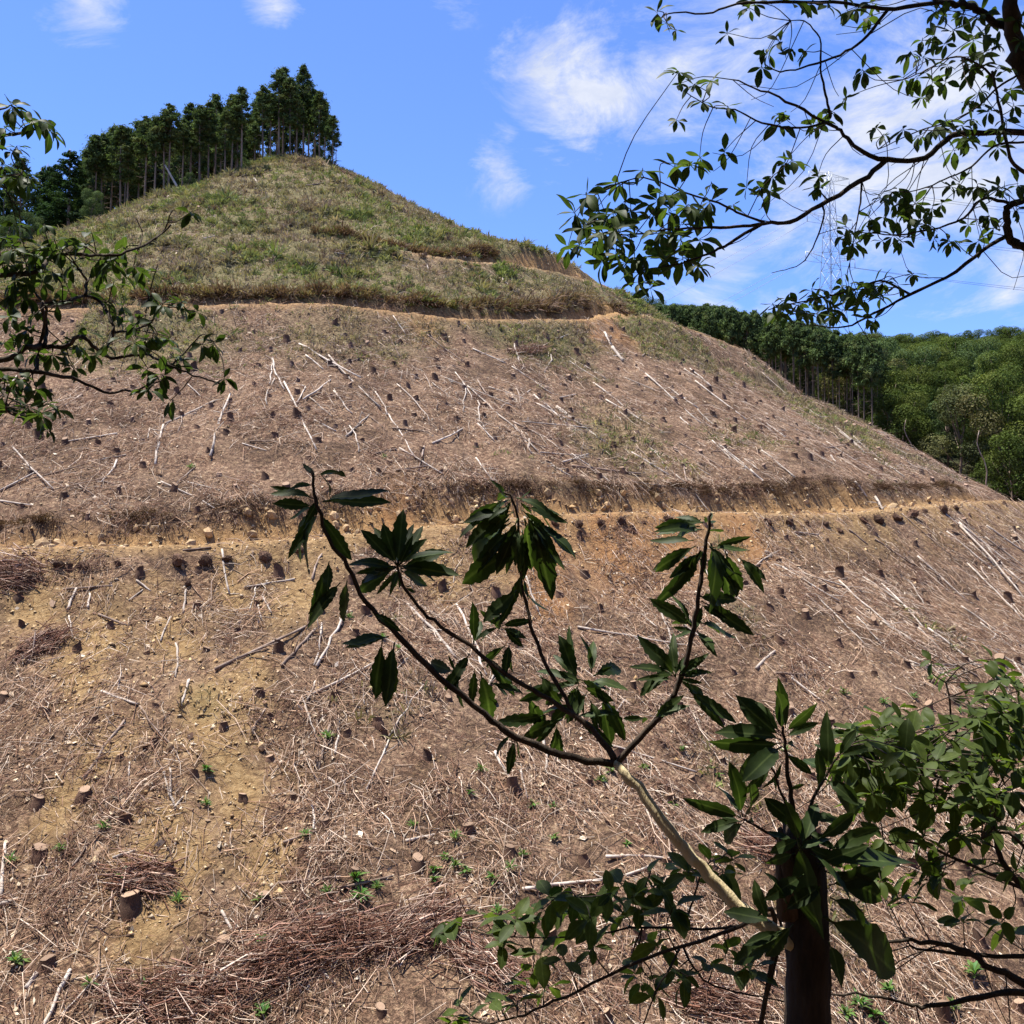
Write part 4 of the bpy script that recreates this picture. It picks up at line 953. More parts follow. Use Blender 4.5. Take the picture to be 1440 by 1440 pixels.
for k in range(46):                                            # low evergreen growth filling the dark between the masts
    px = tg.uniform(870, 1235); f = np.clip((px-820)/310, 0, 1.4); d = 205-20*f+tg.uniform(-30, 20)
    p = at(px, 500., d); put_tree('understory_tree', BRD, 11., p[0], p[1], tg.uniform(5, 8.5), 'low dark evergreen between the bare trunks of the plantation behind', 'tree', 'low evergreens under the plantation', 1.2, int(tg.integers(2)))
# the mixed wood in the side valley and the wooded ridge behind it
wn = 0; spots = []
for k in range(5000):
    px = tg.uniform(1150, 1500); d = tg.uniform(88, 330)
    if wn >= 210: break
    x = (px-720)/F*d; y = d
    hc, hh = float(cone(np.array([x]), np.array([y]))[0]), float(gz(x, y)[0])
    R, phi = polar(x, y)
    if hc > hh-1.2 or d < 96-(px-1400)*.02: continue
    if px < 1218 and d < 178: continue
    if px < 1300 and d > 150 and d < 178 and px < 1240: continue
    ms = 3.6+.018*(d-90)
    if any((x-a)**2+(y-b)**2 < ms*ms for a, b in spots): continue
    spots.append((x, y))
    h = tg.uniform(8, 15) if d < 180 else tg.uniform(10, 14)
    far = d > 190
    h = min(h, float(at(px, 474+8*math.sin(px*.05), d)[2])-hh)                 # the wood keeps to its skyline
    if h < 5: continue
    vi = int(tg.choice(5, p=[.28, .24, .2, .13, .15]))
    wl = ['dark green rounded tree', 'dark green narrow tree', 'tall mid green tree', 'olive brown spreading tree', 'pale grey green tree'][vi]
    put_tree('wood_tree', BRD, 11., x, y, h, wl+(' on the wooded ridge far behind' if far else (' at the edge of the cleared hill' if d < 118 else ' deeper in the mixed wood')), 'tree', wl+('s on the far ridge' if far else ('s by the cleared hill' if d < 118 else 's in the mixed wood')), tg.uniform(.9, 1.2), vi); wn += 1
for px in np.arange(905, 1500, 9.):
    for d in (385., 402.):
        qx = px+tg.normal(0, 4); p = at(qx, 500., d+tg.normal(0, 6)); 
        o = put_tree('ridge_tree', BRD, 11. , p[0], p[1], tg.uniform(9, 13.5), 'small rounded tree on the skyline of the far ridge', 'tree', 'trees on the far skyline', tg.uniform(.9, 1.35), None if False else 0 if tg.random() < .5 else 1)
for px, py0, py1, d in ((1385, 605, 690, 92), (1282, 590, 628, 108)):
    a = at(px, py1, d); a[2] = gz(a[0], a[1])[0]-.3; b = at(px-8, py0, d)
    V, fl = tube(catmull([a, a*.6+b*.4+[.35, 0, 0], a*.25+b*.75-[.3, 0, 0], b], 8)-a, np.linspace(.07, .03, 8), 6)
    tag(obj('bare_sapling', mesh_np('bare_sapling', V, fl, None, True), M_BARKY, None, a), 'thin pale bare trunk at the edge of the mixed wood', 'dead tree', 'pale trunks at the wood edge')
# ---------------------------------------------------------------- pylon and its wires
def pylon():
    d = 330.; top = at(1166, 243, d); x, y = top[0], top[1]; zb = float(gz(x, y)[0]); Ht = top[2]-zb
    m, nt, b = new_mat('galvanised_steel', .5, .4); b.inputs['Base Color'].default_value = (.34, .37, .41, 1); b.inputs['Metallic'].default_value = .3
    root = empty('power_pylon', (x, y, zb)); tag(root, 'grey steel lattice power pylon on the ridge beyond the branches', 'pylon')
    root.rotation_euler = (0, 0, math.radians(24))
    wid = lambda f: np.interp(f, [0, .55, .8, 1], [5.2, 2.1, 1.35, .8])
    cs = [(-1, -1), (1, -1), (1, 1), (-1, 1)]
    for sx, sy in cs:
        fs = np.linspace(0, 1, 9); V, fl = tube(np.array([[sx*wid(f), sy*wid(f), f*Ht] for f in fs]), .13, 4)
        obj('leg', mesh_np('leg', V, fl), m, root)
    A = Acc(); lv = [0, .13, .25, .36, .46, .55, .63, .70, .76, .82, .88, .94, 1.]
    for i in range(len(lv)-1):
        for k in range(4):
            (ax, ay), (bx, by) = cs[k], cs[(k+1) % 4]; w0, w1 = wid(lv[i]), wid(lv[i+1])
            for p, q in (((ax*w0, ay*w0, lv[i]*Ht), (bx*w1, by*w1, lv[i+1]*Ht)), ((bx*w0, by*w0, lv[i]*Ht), (ax*w1, ay*w1, lv[i+1]*Ht)), ((ax*w1, ay*w1, lv[i+1]*Ht), (bx*w1, by*w1, lv[i+1]*Ht))):
                V, fl = tube(np.array([p, q]), .065, 3); A.add(V, fl)
    obj('bracing', A.mesh('bracing'), m, root)
    tips = []
    for f, ln in ((.99, 8.2), (.80, 9.2), (.62, 10.0)):
        for s in (-1, 1):
            A = Acc(); w = wid(f); tip = np.array([s*ln, 0, f*Ht])
            for sy in (-1, 1):
                for dz in (0, -2.2):
                    V, fl = tube(np.array([[s*w, sy*w, f*Ht+dz*1.], tip]), .075, 3); A.add(V, fl)
                    for u in (.33, .66):
                        pa = np.array([s*w, sy*w, f*Ht])*(1-u)+tip*u; pb = np.array([s*w, sy*w, f*Ht-2.2])*(1-u)+tip*u
                        V, fl = tube(np.array([pa, pb]), .05, 3); A.add(V, fl)
            arm = obj('crossarm', A.mesh('crossarm'), m, root)
            V, fl = tube(np.array([tip, tip-[0, 0, 3.0]]), .12, 5); obj('insulator', mesh_np('insulator', V, fl), m, arm)
            tips.append(tip-[0, 0, 3.0])
    wm, nt, b = new_mat('wire', .5, .3); b.inputs['Base Color'].default_value = (.10, .105, .12, 1)
    R = Matrix.Rotation(math.radians(24), 3, 'Z')
    for i, tp in enumerate(tips):
        w = np.array(R @ Vector(tp))+[x, y, zb]
        for sgn, dst, lab in ((-1, np.array([-150., 60., -62.]), 'thin power cable running down from the pylon towards the cleared hill'), (1, np.array([260., 40., -4.]), 'thin power cable running from the pylon along the far ridge')):
            t = np.linspace(0, 1, 16)[:, None]; P = w+dst*t-np.array([0, 0, 22.])*(t*(1-t))*(1. if sgn > 0 else .8)
            V, fl = tube(P-w, .055, 3)
            tag(obj('power_cable', mesh_np('cable', V, fl), wm, None, w), lab, 'cable', 'cables down to the hill' if sgn < 0 else 'cables along the ridge')
pylon()
# ---------------------------------------------------------------- the plants the photographer looks through
def leaf_mat(name, base, light, trans=.3, rough=.55):
    m, nt, b = new_mat(name, rough, .16)
    tc = nd(nt, 'ShaderNodeTexCoord'); oi = nd(nt, 'ShaderNodeObjectInfo')
    sx = nd(nt, 'ShaderNodeSeparateXYZ'); nt.links.new(tc.outputs['Object'], sx.inputs[0])
    n = ntex(nt, tc.outputs['Object'], 6., 3)
    c = mixc(nt, oi.outputs['Random'], base, light)
    rib = mth(nt, 'SUBTRACT', 1., mth(nt, 'MULTIPLY', mth(nt, 'ABSOLUTE', sx.outputs[0]), 45.), True)
    c = mixc(nt, mth(nt, 'MULTIPLY', rib, .35), c, (.13, .17, .06))
    c = mixc(nt, 1., c, ramp(nt, n, [(.3, (.75,)*3), (.7, (1.2,)*3)]), 'MULTIPLY')
    nt.links.new(c, b.inputs['Base Color'])
    t = nd(nt, 'ShaderNodeBsdfTranslucent'); nt.links.new(mixc(nt, 1., c, (2.4, 2.6, 1.1), 'MULTIPLY'), t.inputs['Color'])
    x = nd(nt, 'ShaderNodeMixShader', ins={0: trans}); nt.links.new(b.outputs[0], x.inputs[1]); nt.links.new(t.outputs[0], x.inputs[2])
    nt.links.new(x.outputs[0], nt.nodes['Material Output'].inputs['Surface']); return m
def leaf_mesh(seed, w=.16, serr=0., curl=.25, seg=9, peak=.5, fold=.25, pet=.10):
    """unit leaf along +Y from its stalk, folded at the midrib, tip bending down, a little uneven"""
    g = np.random.default_rng(seed); V = []; fl = []
    tw = g.normal(0, .5)
    for i in range(seg+1):
        t = i/seg; y = pet+(1-pet)*t
        s = math.sin(math.pi*t**(math.log(.5)/math.log(peak)))**.8 if 0 < t < 1 else 0
        ww = w*s+.006
        j = (1+serr*(1 if i % 2 else -1))*(1+g.normal(0, .04))
        z = -curl*y*y+.02*math.sin(t*7+seed)
        a = tw*t; 
        for sd in (-1, 0, 1):
            hx = sd*ww*j; hz = abs(sd)*ww*fold
            V.append((hx*math.cos(a)-hz*math.sin(a), y, z+hx*math.sin(a)+hz*math.cos(a)))
    for i in range(seg):
        b = i*3
        for k in (0, 1): fl.append((b+k, b+k+1, b+k+4, b+k+3))
    n0 = len(V); P, f2 = tube(np.array([[0, -.01, 0], [0, pet*1.25, -curl*pet*pet-.004]]), [.014, .010], 3)
    V += [tuple(p) for p in P]; fl += [tuple(i+n0 for i in f) for f in f2]
    return mesh_np('leaf', np.array(V), fl, None, True)
M_LONG = leaf_mat('long_leaf', (.017, .030, .008), (.032, .052, .012), .26)
M_OVER = leaf_mat('canopy_leaf', (.018, .032, .009), (.046, .070, .016), .34)
M_SHRUB = leaf_mat('shrub_leaf', (.026, .043, .010), (.066, .092, .019), .36)
LM = {'long': [leaf_mesh(i, .088+.013*(i % 4), .10+.03*(i % 2), .02+.07*i, 13, .45+.04*(i % 4), .35) for i in range(7)],
      'big': [leaf_mesh(10+i, .135+.016*(i % 3), .05, .08+.07*i, 11, .48+.03*(i % 3), .3) for i in range(6)],
      'over': [leaf_mesh(20+i, .155+.018*i, 0., .08+.12*i, 8, .55, .3) for i in range(4)],
      'shrub': [leaf_mesh(30+i, .20+.02*i, 0., .05+.1*i, 7, .48, .3) for i in range(4)]}
for k_, m_ in (('long', M_LONG), ('big', M_LONG), ('over', M_OVER), ('shrub', M_SHRUB)):
    for q_ in LM[k_]: q_.materials.append(m_)
M_TW = bark_mat('twig_bark', (.030, .024, .019), (.085, .066, .05), 30)
M_PALEBR = bark_mat('pale_branch', (.52, .42, .23), (.70, .59, .37), 18)
M_DEADT = bark_mat('dark_trunk', (.022, .018, .014), (.075, .056, .042), 22)
ng = np.random.default_rng(400)
class Plant:
    def __init__(s, name, base, label, cat):
        s.base = np.array(base, float); s.root = empty(name, tuple(base)); tag(s.root, label, cat)
        s.nodes = []; s.leaves = []
    def branch(s, pts, r0, r1, name='branch', mat=None, sides=7, n=None):
        """pts: (px, py, depth)"""
        P = np.array([at(a, b, c) for a, b, c in pts]); n = n or max(6, len(pts)*4)
        Q = catmull(P, n); Q[1:-1] += ng.normal(0, r0*.22, (n-2, 3))
        V, fl = tube(Q-s.base, np.linspace(r0, r1, n)*(1+ng.normal(0, .05, n)), sides)
        s.nodes += list(Q); return obj(name, mesh_np(name, V, fl, None, True), mat or M_TW, s.root)
    def stem(s, A_, B_, r=.003, name='twig', sag=.0, mat=None):
        A_ = np.array(A_); B_ = np.array(B_); L = np.linalg.norm(B_-A_)
        mid = (A_+B_)/2+ng.normal(0, .07, 3)*L+np.array([0, 0, -sag*L])
        V, fl = tube(catmull([A_, mid, B_], 7)-s.base, np.linspace(r, r*.55, 7), 5)
        return obj(name, mesh_np(name, V, fl, None, True), mat or M_TW, s.root)
    def nearest(s, p):
        N = np.array(s.nodes); return N[np.argmin(((N-p)**2).sum(1))]
    def add_leaf(s, kind, P, D, up, L, wid=1.):
        s.leaves.append((kind, np.array(P), np.array(D)/np.linalg.norm(D), np.array(up), L, wid))
    def leaf_px(s, kind, b, t, dep, dd=None, wid=1., up=None):
        """leaf from stalk place to tip place, its tip nearer or farther by dd"""
        dd = ng.normal(0, .045) if dd is None else dd
        A_ = at(b[0], b[1], dep); B_ = at(t[0], t[1], dep+dd); D = B_-A_; L = np.linalg.norm(D)
        s.add_leaf(kind, A_, D, up if up is not None else np.array([0, -.85, .5])+ng.normal(0, .27, 3), L*1.1, wid)
    def whorl(s, kind, px, py, dep, n, Lpx, droop=.35, axis=None, tie=True, r=.0026):
        P = at(px, py, dep); L0 = Lpx/F*dep
        if tie:
            q = s.nearest(P); s.stem(q, P, max(.0022, min(r, .004)))
        else: q = P-np.array([0, 0, .1])
        ax = np.array(axis) if axis is not None else (P-q)/(np.linalg.norm(P-q)+1e-6)*.7+np.array([0, -.1, .55])
        ax = ax/np.linalg.norm(ax)
        u = np.cross(ax, [.3, .2, .9]); u /= np.linalg.norm(u); v = np.cross(ax, u); a0 = ng.uniform(0, 6.28)
        for k in range(n):
            a = a0+k*2.4+ng.normal(0, .25); tl = math.radians(ng.uniform(48, 100))
            D = ax*math.cos(tl)+(u*math.cos(a)+v*math.sin(a))*math.sin(tl)+np.array([0, 0, -droop*ng.uniform(.4, 1.5)])
            s.add_leaf(kind, P-ax*ng.uniform(0, .22)*L0, D, ax*.5+np.array([0, 0, .8])+ng.normal(0, .3, 3), L0*ng.uniform(.7, 1.12))
    def finish(s, limit=295):
        s.leaves.sort(key=lambda l: -l[4]/np.linalg.norm(l[1]))
        A = Acc()
        for i, (kind, P, D, up, L, wid) in enumerate(s.leaves):
            X = np.cross(D, up); X /= np.linalg.norm(X)+1e-9; Z = np.cross(X, D)
            me = LM[kind][int(ng.integers(len(LM[kind])))]
            if i < limit:
                o = obj('leaf', me, None, s.root)
                p = P-s.base; M = Matrix(((X[0]*L*wid, D[0]*L, Z[0]*L, p[0]), (X[1]*L*wid, D[1]*L, Z[1]*L, p[1]), (X[2]*L*wid, D[2]*L, Z[2]*L, p[2]), (0, 0, 0, 1)))
                o.matrix_local = M
            else:
                v = np.array([w.co[:] for w in me.vertices])*L
                A.add(P-s.base+v[:, :1]*wid*X+v[:, 1:2]*D+v[:, 2:]*Z, [tuple(f.vertices) for f in me.polygons])
                mm = me.materials[0]
        if A.n: tag(obj('small_leaves', A.mesh('small_leaves', True), mm, s.root), kind='stuff')
    def crown(s, c, r, n, size, kind_mat, seed, name='crown'):
        """the rest of the tree's leafy crown, overhead"""
        g = np.random.default_rng(seed)
        d = g.normal(0, 1, (n, 3)); d /= np.linalg.norm(d, axis=1)[:, None]
        P = np.array(c)+d*np.array(r)*(g.random(n)**.4)[:, None]
        sd = np.array(sun_dir); keep = np.ones(n, bool)
        for hp, hr in GAPS:                                  # gaps in the leaf roof that let flecks of sun through
            w = P-hp; w = w-sd*(w@sd)[:, None]; keep &= np.linalg.norm(w, axis=1) > hr
        P = P[keep]; n = len(P)
        Nn = g.normal(0, .4, (n, 3))+np.array([0, 0, 1.]); Nn /= np.linalg.norm(Nn, axis=1)[:, None]
        V, Fq = leaf_quads(P-s.base, Nn, size, 1.25, g)
        tag(obj(name, mesh_np(name, V, Fq), kind_mat, s.root), kind='stuff')
        for k in range(12):
            a = P[k*7]; q = np.array(c)*[1, 1, .75]+np.array([0, 0, 0]); s.stem((s.top if hasattr(s, 'top') else q), a, .03, 'branch')
# ------------------------------------------------ overhanging tree, right
GAPS = [(at(a, b, d), r) for a, b, d, r in ((865, 1072, 2.58, .36), (905, 1120, 2.55, .36), (950, 1176, 2.52, .36), (990, 1224, 2.5, .36), (1030, 1265, 2.47, .3), (30, 560, 3.7, .5), (40, 400, 3.95, .3), (220, 480, 3.9, .25), (1350, 1060, 3.5, .7), (1430, 980, 3.6, .6), (1250, 1060, 3.4, .45), (1400, 1200, 3.5, .4), (1070, 1290, 2.4, .12), (700, 1310, 3.1, .2), (830, 350, 4.5, .2), (1300, 110, 4.9, .22), (640, 1425, 3.1, .2), (1110, 1000, 2.4, .14))]
gr_ = lambda x, y: float(gz(x, y)[0])
bx, by = 3.35, 5.2
B = Plant('overhanging_tree', (bx, by, gr_(bx, by)), 'dark leafy tree whose branches hang across the sky above the pylon', 'tree')
Tp = [np.array([bx, by, gr_(bx, by)-.2]), np.array([bx+.1, by, -1.5]), np.array([bx-.15, by, 1.2]), np.array([bx-.05, by-.1, 3.0]), np.array([bx-.5, by-.2, 5.4])]
V, fl = tube(catmull(Tp, 16)-B.base, np.linspace(.13, .06, 16), 10); obj('trunk', mesh_np('trunk', V, fl, None, True), M_TW, B.root); B.top = Tp[-1]
D0 = 5.0
B.branch([(1660, 300, 5.2), (1560, 180, 5.1), (1448, 112, 5.0), (1430, 60, 4.9), (1416, 0, 4.8), (1405, -60, 4.8)], .05, .032, 'limb')
B.branch([(1424, 40, 4.9), (1395, 28, 4.9), (1370, 10, 4.9), (1335, 2, 4.8), (1290, -6, 4.8)], .02, .012)
B.branch([(1640, 230, 5.2), (1520, 200, 5.1), (1440, 187, 5.0), (1345, 191, 4.95), (1305, 220, 4.9), (1255, 225, 4.85), (1210, 212, 4.8), (1187, 187, 4.8), (1165, 172, 4.75), (1115, 147, 4.7), (1068, 126, 4.7), (1030, 112, 4.7)], .019, .003, n=44)
B.branch([(1245, 226, 4.85), (1210, 255, 4.8), (1155, 288, 4.75), (1115, 311, 4.7), (1080, 313, 4.7), (1040, 319, 4.65), (1000, 320, 4.65), (955, 322, 4.6), (915, 326, 4.55), (870, 330, 4.5)], .013, .003, n=36)
B.branch([(1070, 316, 4.7), (1020, 345, 4.65), (985, 361, 4.6), (950, 372, 4.6), (905, 380, 4.55)], .008, .0025)
B.branch([(1075, 313, 4.7), (1040, 300, 4.65), (1010, 285, 4.6), (960, 270, 4.6), (905, 250, 4.6), (860, 262, 4.5), (825, 280, 4.5)], .006, .002)
B.branch([(1165, 172, 4.75), (1120, 180, 4.7), (1070, 172, 4.7), (1035, 155, 4.65), (1000, 150, 4.6), (965, 130, 4.6)], .006, .002)
B.branch([(1250, 12, 4.7), (1215, 55, 4.7), (1180, 78, 4.7), (1130, 95, 4.65), (1095, 100, 4.65), (1075, 90, 4.6)], .008, .002)
B.branch([(1335, 2, 4.8), (1250, 12, 4.7), (1190, 5, 4.7), (1110, 3, 4.6), (1040, 5, 4.6), (1000, 18, 4.5), (950, 18, 4.5), (930, 25, 4.5)], .010, .002)
B.branch([(1168, 165, 4.75), (1162, 135, 4.7), (1154, 98, 4.7), (1153, 55, 4.7), (1132, 30, 4.7), (1112, 29, 4.7)], .0065, .002)
B.branch([(1157, 288, 4.75), (1158, 305, 4.7), (1145, 345, 4.7), (1125, 372, 4.7), (1085, 384, 4.7)], .005, .0015)
B.branch([(1212, 254, 4.8), (1210, 285, 4.75), (1203, 320, 4.7), (1195, 370, 4.7)], .0055, .0015)
B.branch([(1700, 420, 5.2), (1540, 400, 5.1), (1445, 352, 5.0), (1422, 335, 4.95), (1417, 305, 4.9), (1424, 286, 4.9), (1450, 278, 4.95)], .026, .014, 'limb')
B.branch([(1415, 332, 4.95), (1390, 346, 4.9), (1340, 385, 4.9), (1280, 414, 4.85), (1230, 440, 4.8), (1190, 460, 4.8), (1150, 458, 4.8)], .011, .003, n=26)
B.branch([(1395, 100, 4.9), (1406, 150, 4.9), (1414, 195, 4.9), (1424, 228, 4.9), (1446, 247, 4.95)], .006, .010)
B.branch([(1420, 286, 4.9), (1382, 280, 4.85), (1352, 308, 4.8), (1300, 325, 4.75), (1250, 330, 4.7), (1205, 325, 4.7)], .008, .002)
B.branch([(1440, 200, 5.0), (1400, 205, 4.9), (1365, 235, 4.9), (1330, 252, 4.85), (1290, 268, 4.8), (1255, 270, 4.8)], .006, .002)
B.branch([(1440, 100, 5.0), (1405, 122, 4.9), (1375, 150, 4.9), (1340, 170, 4.85), (1290, 185, 4.8), (1235, 210, 4.8)], .006, .002)
B.branch([(1400, 112, 4.95), (1375, 90, 4.9), (1340, 80, 4.85), (1300, 100, 4.8), (1270, 112, 4.8)], .006, .002)
B.branch([(1280, 414, 4.85), (1240, 395, 4.8), (1200, 408, 4.8), (1150, 420, 4.75), (1100, 430, 4.7), (1080, 436, 4.7)], .006, .002)
for k in range(46):                                           # bare hanging twiglets
    q = B.nodes[int(ng.integers(len(B.nodes)))]
    if q[0] > 2.4 or q[0] < .9: continue
    B.stem(q, q+np.array([ng.normal(-.05, .22), ng.normal(0, .12), ng.uniform(-.38, .2)]), .0022, sag=.15)
CB = [(822, 275), (806, 303), (872, 260), (905, 240), (925, 286), (938, 276), (952, 234), (972, 232), (985, 226), (852, 310), (866, 326), (836, 332), (816, 346), (846, 356), (872, 346), (890, 338), (902, 362), (880, 372), (906, 386), (926, 346), (941, 331), (951, 352), (962, 366), (976, 376), (896, 400), (917, 408), (846, 372), (862, 300), (890, 303), (916, 306), (941, 301), (966, 291), (986, 301), (1001, 262), (1015, 217), (1001, 286), (1031, 291), (1051, 268), (1071, 266), (1085, 252), (1081, 272), (1101, 232), (1116, 228), (1146, 266), (1150, 252), (830, 316), (876, 316), (856, 340), (866, 366), (926, 326), (955, 316), (800, 352), (880, 290), (820, 322), (840, 300), (935, 366), (985, 340), (960, 340),
 (956, 121), (989, 144), (1003, 116), (1026, 153), (954, 104), (951, 172), (975, 122), (1077, 80), (1072, 98), (1091, 62), (1110, 74), (1130, 75), (1170, 160), (1189, 142), (1147, 180), (1098, 165), (1095, 178), (1214, 102), (924, 19), (935, 36), (947, 46), (1049, 14), (1060, 8), (1021, 50), (1140, 6), (1189, 19), (1203, 14), (1217, 28), (1226, 8), (1172, 8), (1120, 5),
 (1330, 25), (1315, 18), (1350, 26), (1297, 57), (1312, 55), (1280, 76), (1300, 83), (1330, 66), (1332, 95), (1270, 113), (1287, 112), (1297, 140), (1312, 120), (1330, 118), (1360, 105), (1370, 95), (1375, 86), (1390, 50), (1405, 66), (1367, 60), (1380, 150), (1362, 146), (1375, 130), (1417, 128), (1400, 112), (1390, 160), (1415, 172), (1355, 180), (1342, 215), (1352, 198), (1402, 210), (1367, 200), (1315, 180), (1240, 192), (1230, 182), (1270, 183), (1295, 195), (1332, 172), (1147, 266), (1150, 176), (1380, 20), (1395, 30), (1430, 30), (1425, 150), (1435, 60), (1385, 75), (1340, 45), (1410, 95), (1405, 185), (1372, 172),
 (1252, 273), (1245, 282), (1290, 290), (1272, 300), (1300, 307), (1305, 320), (1287, 322), (1260, 292), (1225, 310), (1240, 310), (1220, 327), (1190, 322), (1187, 335), (1202, 341), (1255, 335), (1267, 342), (1242, 342), (1312, 340), (1330, 342), (1342, 342), (1335, 265), (1352, 260), (1377, 262), (1405, 265), (1415, 272), (1392, 307), (1362, 320), (1375, 341), (1397, 322), (1280, 310), (1310, 300), (1320, 290), (1435, 300), (1430, 262),
 (1086, 430), (1105, 427), (1123, 430), (1142, 410), (1147, 422), (1165, 424), (1163, 438), (1184, 440), (1181, 406), (1192, 403), (1205, 414), (1208, 424), (1229, 411), (1237, 419), (1229, 403), (1263, 403), (1287, 388), (1231, 452), (1222, 450), (1200, 349), (1092, 441), (1113, 447), (1137, 447), (1153, 444), (1172, 447), (1130, 440), (1100, 436), (1215, 404), (1198, 420), (1245, 400)]
for px, py in CB:
    dn = px < 1000 and py > 220
    B.whorl('over', px+ng.normal(0, 2), py-4, (4.55 if px < 1010 else 4.85)+ng.normal(0, .22), int(ng.integers(5, 9)) if dn else int(ng.integers(5, 9)), ng.uniform(26, 38) if dn else ng.uniform(17, 29), .45)
B.crown((.9, 4.6, 7.0), (4.2, 4.3, 1.7), 5200, .085, M_OVER, 1); B.finish()
# ------------------------------------------------ overhanging tree, left
ax_, ay_ = -3.3, 4.0
A_T = Plant('spreading_tree', (ax_, ay_, gr_(ax_, ay_)), 'dark leafy tree reaching in with crooked branches before the hill top plantation', 'tree')
Tp = [np.array([ax_, ay_, gr_(ax_, ay_)-.2]), np.array([ax_-.05, ay_, -1.2]), np.array([ax_+.15, ay_, 1.4]), np.array([ax_, ay_, 3.4]), np.array([ax_-.2, ay_, 5.2])]
V, fl = tube(catmull(Tp, 14)-A_T.base, np.linspace(.12, .06, 14), 10); obj('trunk', mesh_np('trunk', V, fl, None, True), M_TW, A_T.root); A_T.top = Tp[-1]
b4 = lambda pts, dep: [(x, y, dep+.12*math.sin(i*1.7)) for i, (x, y) in enumerate(pts)]
A_T.branch(b4([(-470, 380), (-200, 400), (0, 388), (48, 383), (74, 362), (110, 358), (150, 359), (182, 354), (220, 335), (240, 316)], 4.0), .012, .003, n=36)
A_T.branch(b4([(-470, 480), (-150, 520), (0, 506), (38, 490), (60, 487), (90, 486), (115, 473), (130, 486), (155, 503), (205, 499), (240, 514), (275, 530), (318, 541)], 3.9), .013, .0025, n=46)
A_T.branch(b4([(-470, 520), (-200, 530), (0, 520), (50, 523), (110, 534), (150, 553), (200, 545), (240, 530)], 3.85), .012, .002, n=34)
A_T.branch(b4([(52, 523), (54, 495), (64, 445), (62, 428), (50, 412), (40, 395)], 3.85), .008, .003)
A_T.branch(b4([(62, 488), (66, 460), (62, 430), (95, 424), (120, 415), (140, 424), (155, 448), (160, 468), (155, 480), (150, 490)], 3.9), .008, .004)
A_T.branch(b4([(158, 468), (185, 464), (210, 455), (222, 440), (240, 432), (275, 438)], 3.9), .005, .002)
A_T.branch(b4([(120, 415), (122, 395), (110, 378), (100, 362)], 3.95), .006, .003)
A_T.branch(b4([(122, 398), (135, 375), (142, 362)], 3.95), .004, .002)
A_T.branch(b4([(195, 350), (200, 328), (192, 308)], 4.0), .004, .0015)
A_T.branch(b4([(218, 336), (232, 322), (240, 300), (245, 295)], 4.0), .004, .0015)
A_T.branch(b4([(240, 515), (265, 490), (285, 470), (300, 480)], 3.9), .004, .0015)
A_T.branch(b4([(205, 440), (212, 405), (220, 378), (222, 372)], 3.9), .003, .0015)
A_T.branch(b4([(-300, 230), (-80, 200), (0, 191), (42, 185), (62, 178)], 4.1), .012, .002)
A_T.branch(b4([(-300, 230), (-60, 170), (0, 155), (15, 148)], 4.1), .008, .002)
A_T.branch(b4([(-300, 320), (-60, 250), (0, 248), (30, 246)], 4.1), .008, .002)
A_T.branch(b4([(-200, 560), (-20, 540), (6, 552), (8, 572), (20, 585), (55, 590)], 3.7), .008, .002)
CA = [(60, 350, 6, 28), (85, 352, 5, 26), (30, 338, 6, 30), (5, 335, 6, 30), (110, 345, 5, 26), (45, 378, 6, 28), (20, 395, 6, 28), (0, 360, 6, 30), (140, 372, 5, 26), (55, 440, 5, 26), (80, 430, 4, 24), (25, 500, 5, 26), (50, 498, 5, 26), (16, 150, 7, 30), (32, 155, 4, 26), (62, 174, 7, 34), (74, 184, 6, 34), (45, 172, 4, 26), (5, 180, 5, 28), (4, 192, 5, 28), (24, 208, 4, 24), (14, 212, 4, 22), (4, 231, 5, 30), (31, 248, 5, 30), (8, 250, 5, 30), (40, 252, 4, 28), (20, 262, 4, 30), (270, 300, 6, 30), (128, 328, 2, 24), (49, 356, 6, 30), (20, 350, 6, 32), (76, 338, 5, 28), (62, 318, 5, 26), (24, 320, 6, 30), (121, 348, 4, 24), (160, 358, 6, 28), (174, 352, 6, 28), (156, 370, 5, 26), (200, 382, 6, 28), (188, 378, 4, 24), (160, 400, 2, 26), (177, 388, 5, 26), (146, 388, 4, 24), (35, 420, 6, 28), (14, 415, 6, 30), (20, 430, 5, 28), (73, 384, 5, 26), (38, 400, 5, 26), (97, 412, 4, 26), (149, 425, 5, 26), (174, 432, 6, 28), (166, 445, 5, 26), (215, 418, 6, 28), (229, 430, 6, 28), (257, 428, 6, 28), (278, 440, 4, 24), (194, 453, 5, 26), (186, 460, 4, 24), (188, 482, 5, 30), (205, 480, 6, 30), (222, 474, 6, 30), (240, 477, 5, 28), (257, 502, 6, 28), (248, 512, 5, 26), (285, 486, 5, 28), (302, 486, 5, 28), (316, 535, 6, 22), (208, 521, 5, 26), (226, 529, 5, 26), (208, 549, 5, 22), (240, 566, 2, 24), (73, 500, 6, 28), (90, 500, 6, 28), (111, 486, 5, 26), (38, 466, 6, 28), (21, 474, 6, 28), (7, 481, 5, 28), (45, 474, 5, 26), (14, 447, 5, 28), (90, 340, 4, 26), (10, 370, 5, 28), (35, 372, 5, 28), (60, 400, 4, 26), (135, 500, 4, 22), (150, 486, 3, 22), (105, 520, 3, 22), (100, 375, 4, 24),
      (14, 540, 6, 28), (38, 540, 6, 28), (25, 533, 5, 26), (7, 530, 5, 28), (21, 575, 6, 28), (52, 550, 5, 26), (59, 584, 5, 26), (80, 577, 5, 24), (59, 596, 5, 24), (70, 567, 5, 24), (70, 605, 4, 22), (5, 560, 5, 28), (30, 560, 5, 26), (40, 575, 5, 26)]
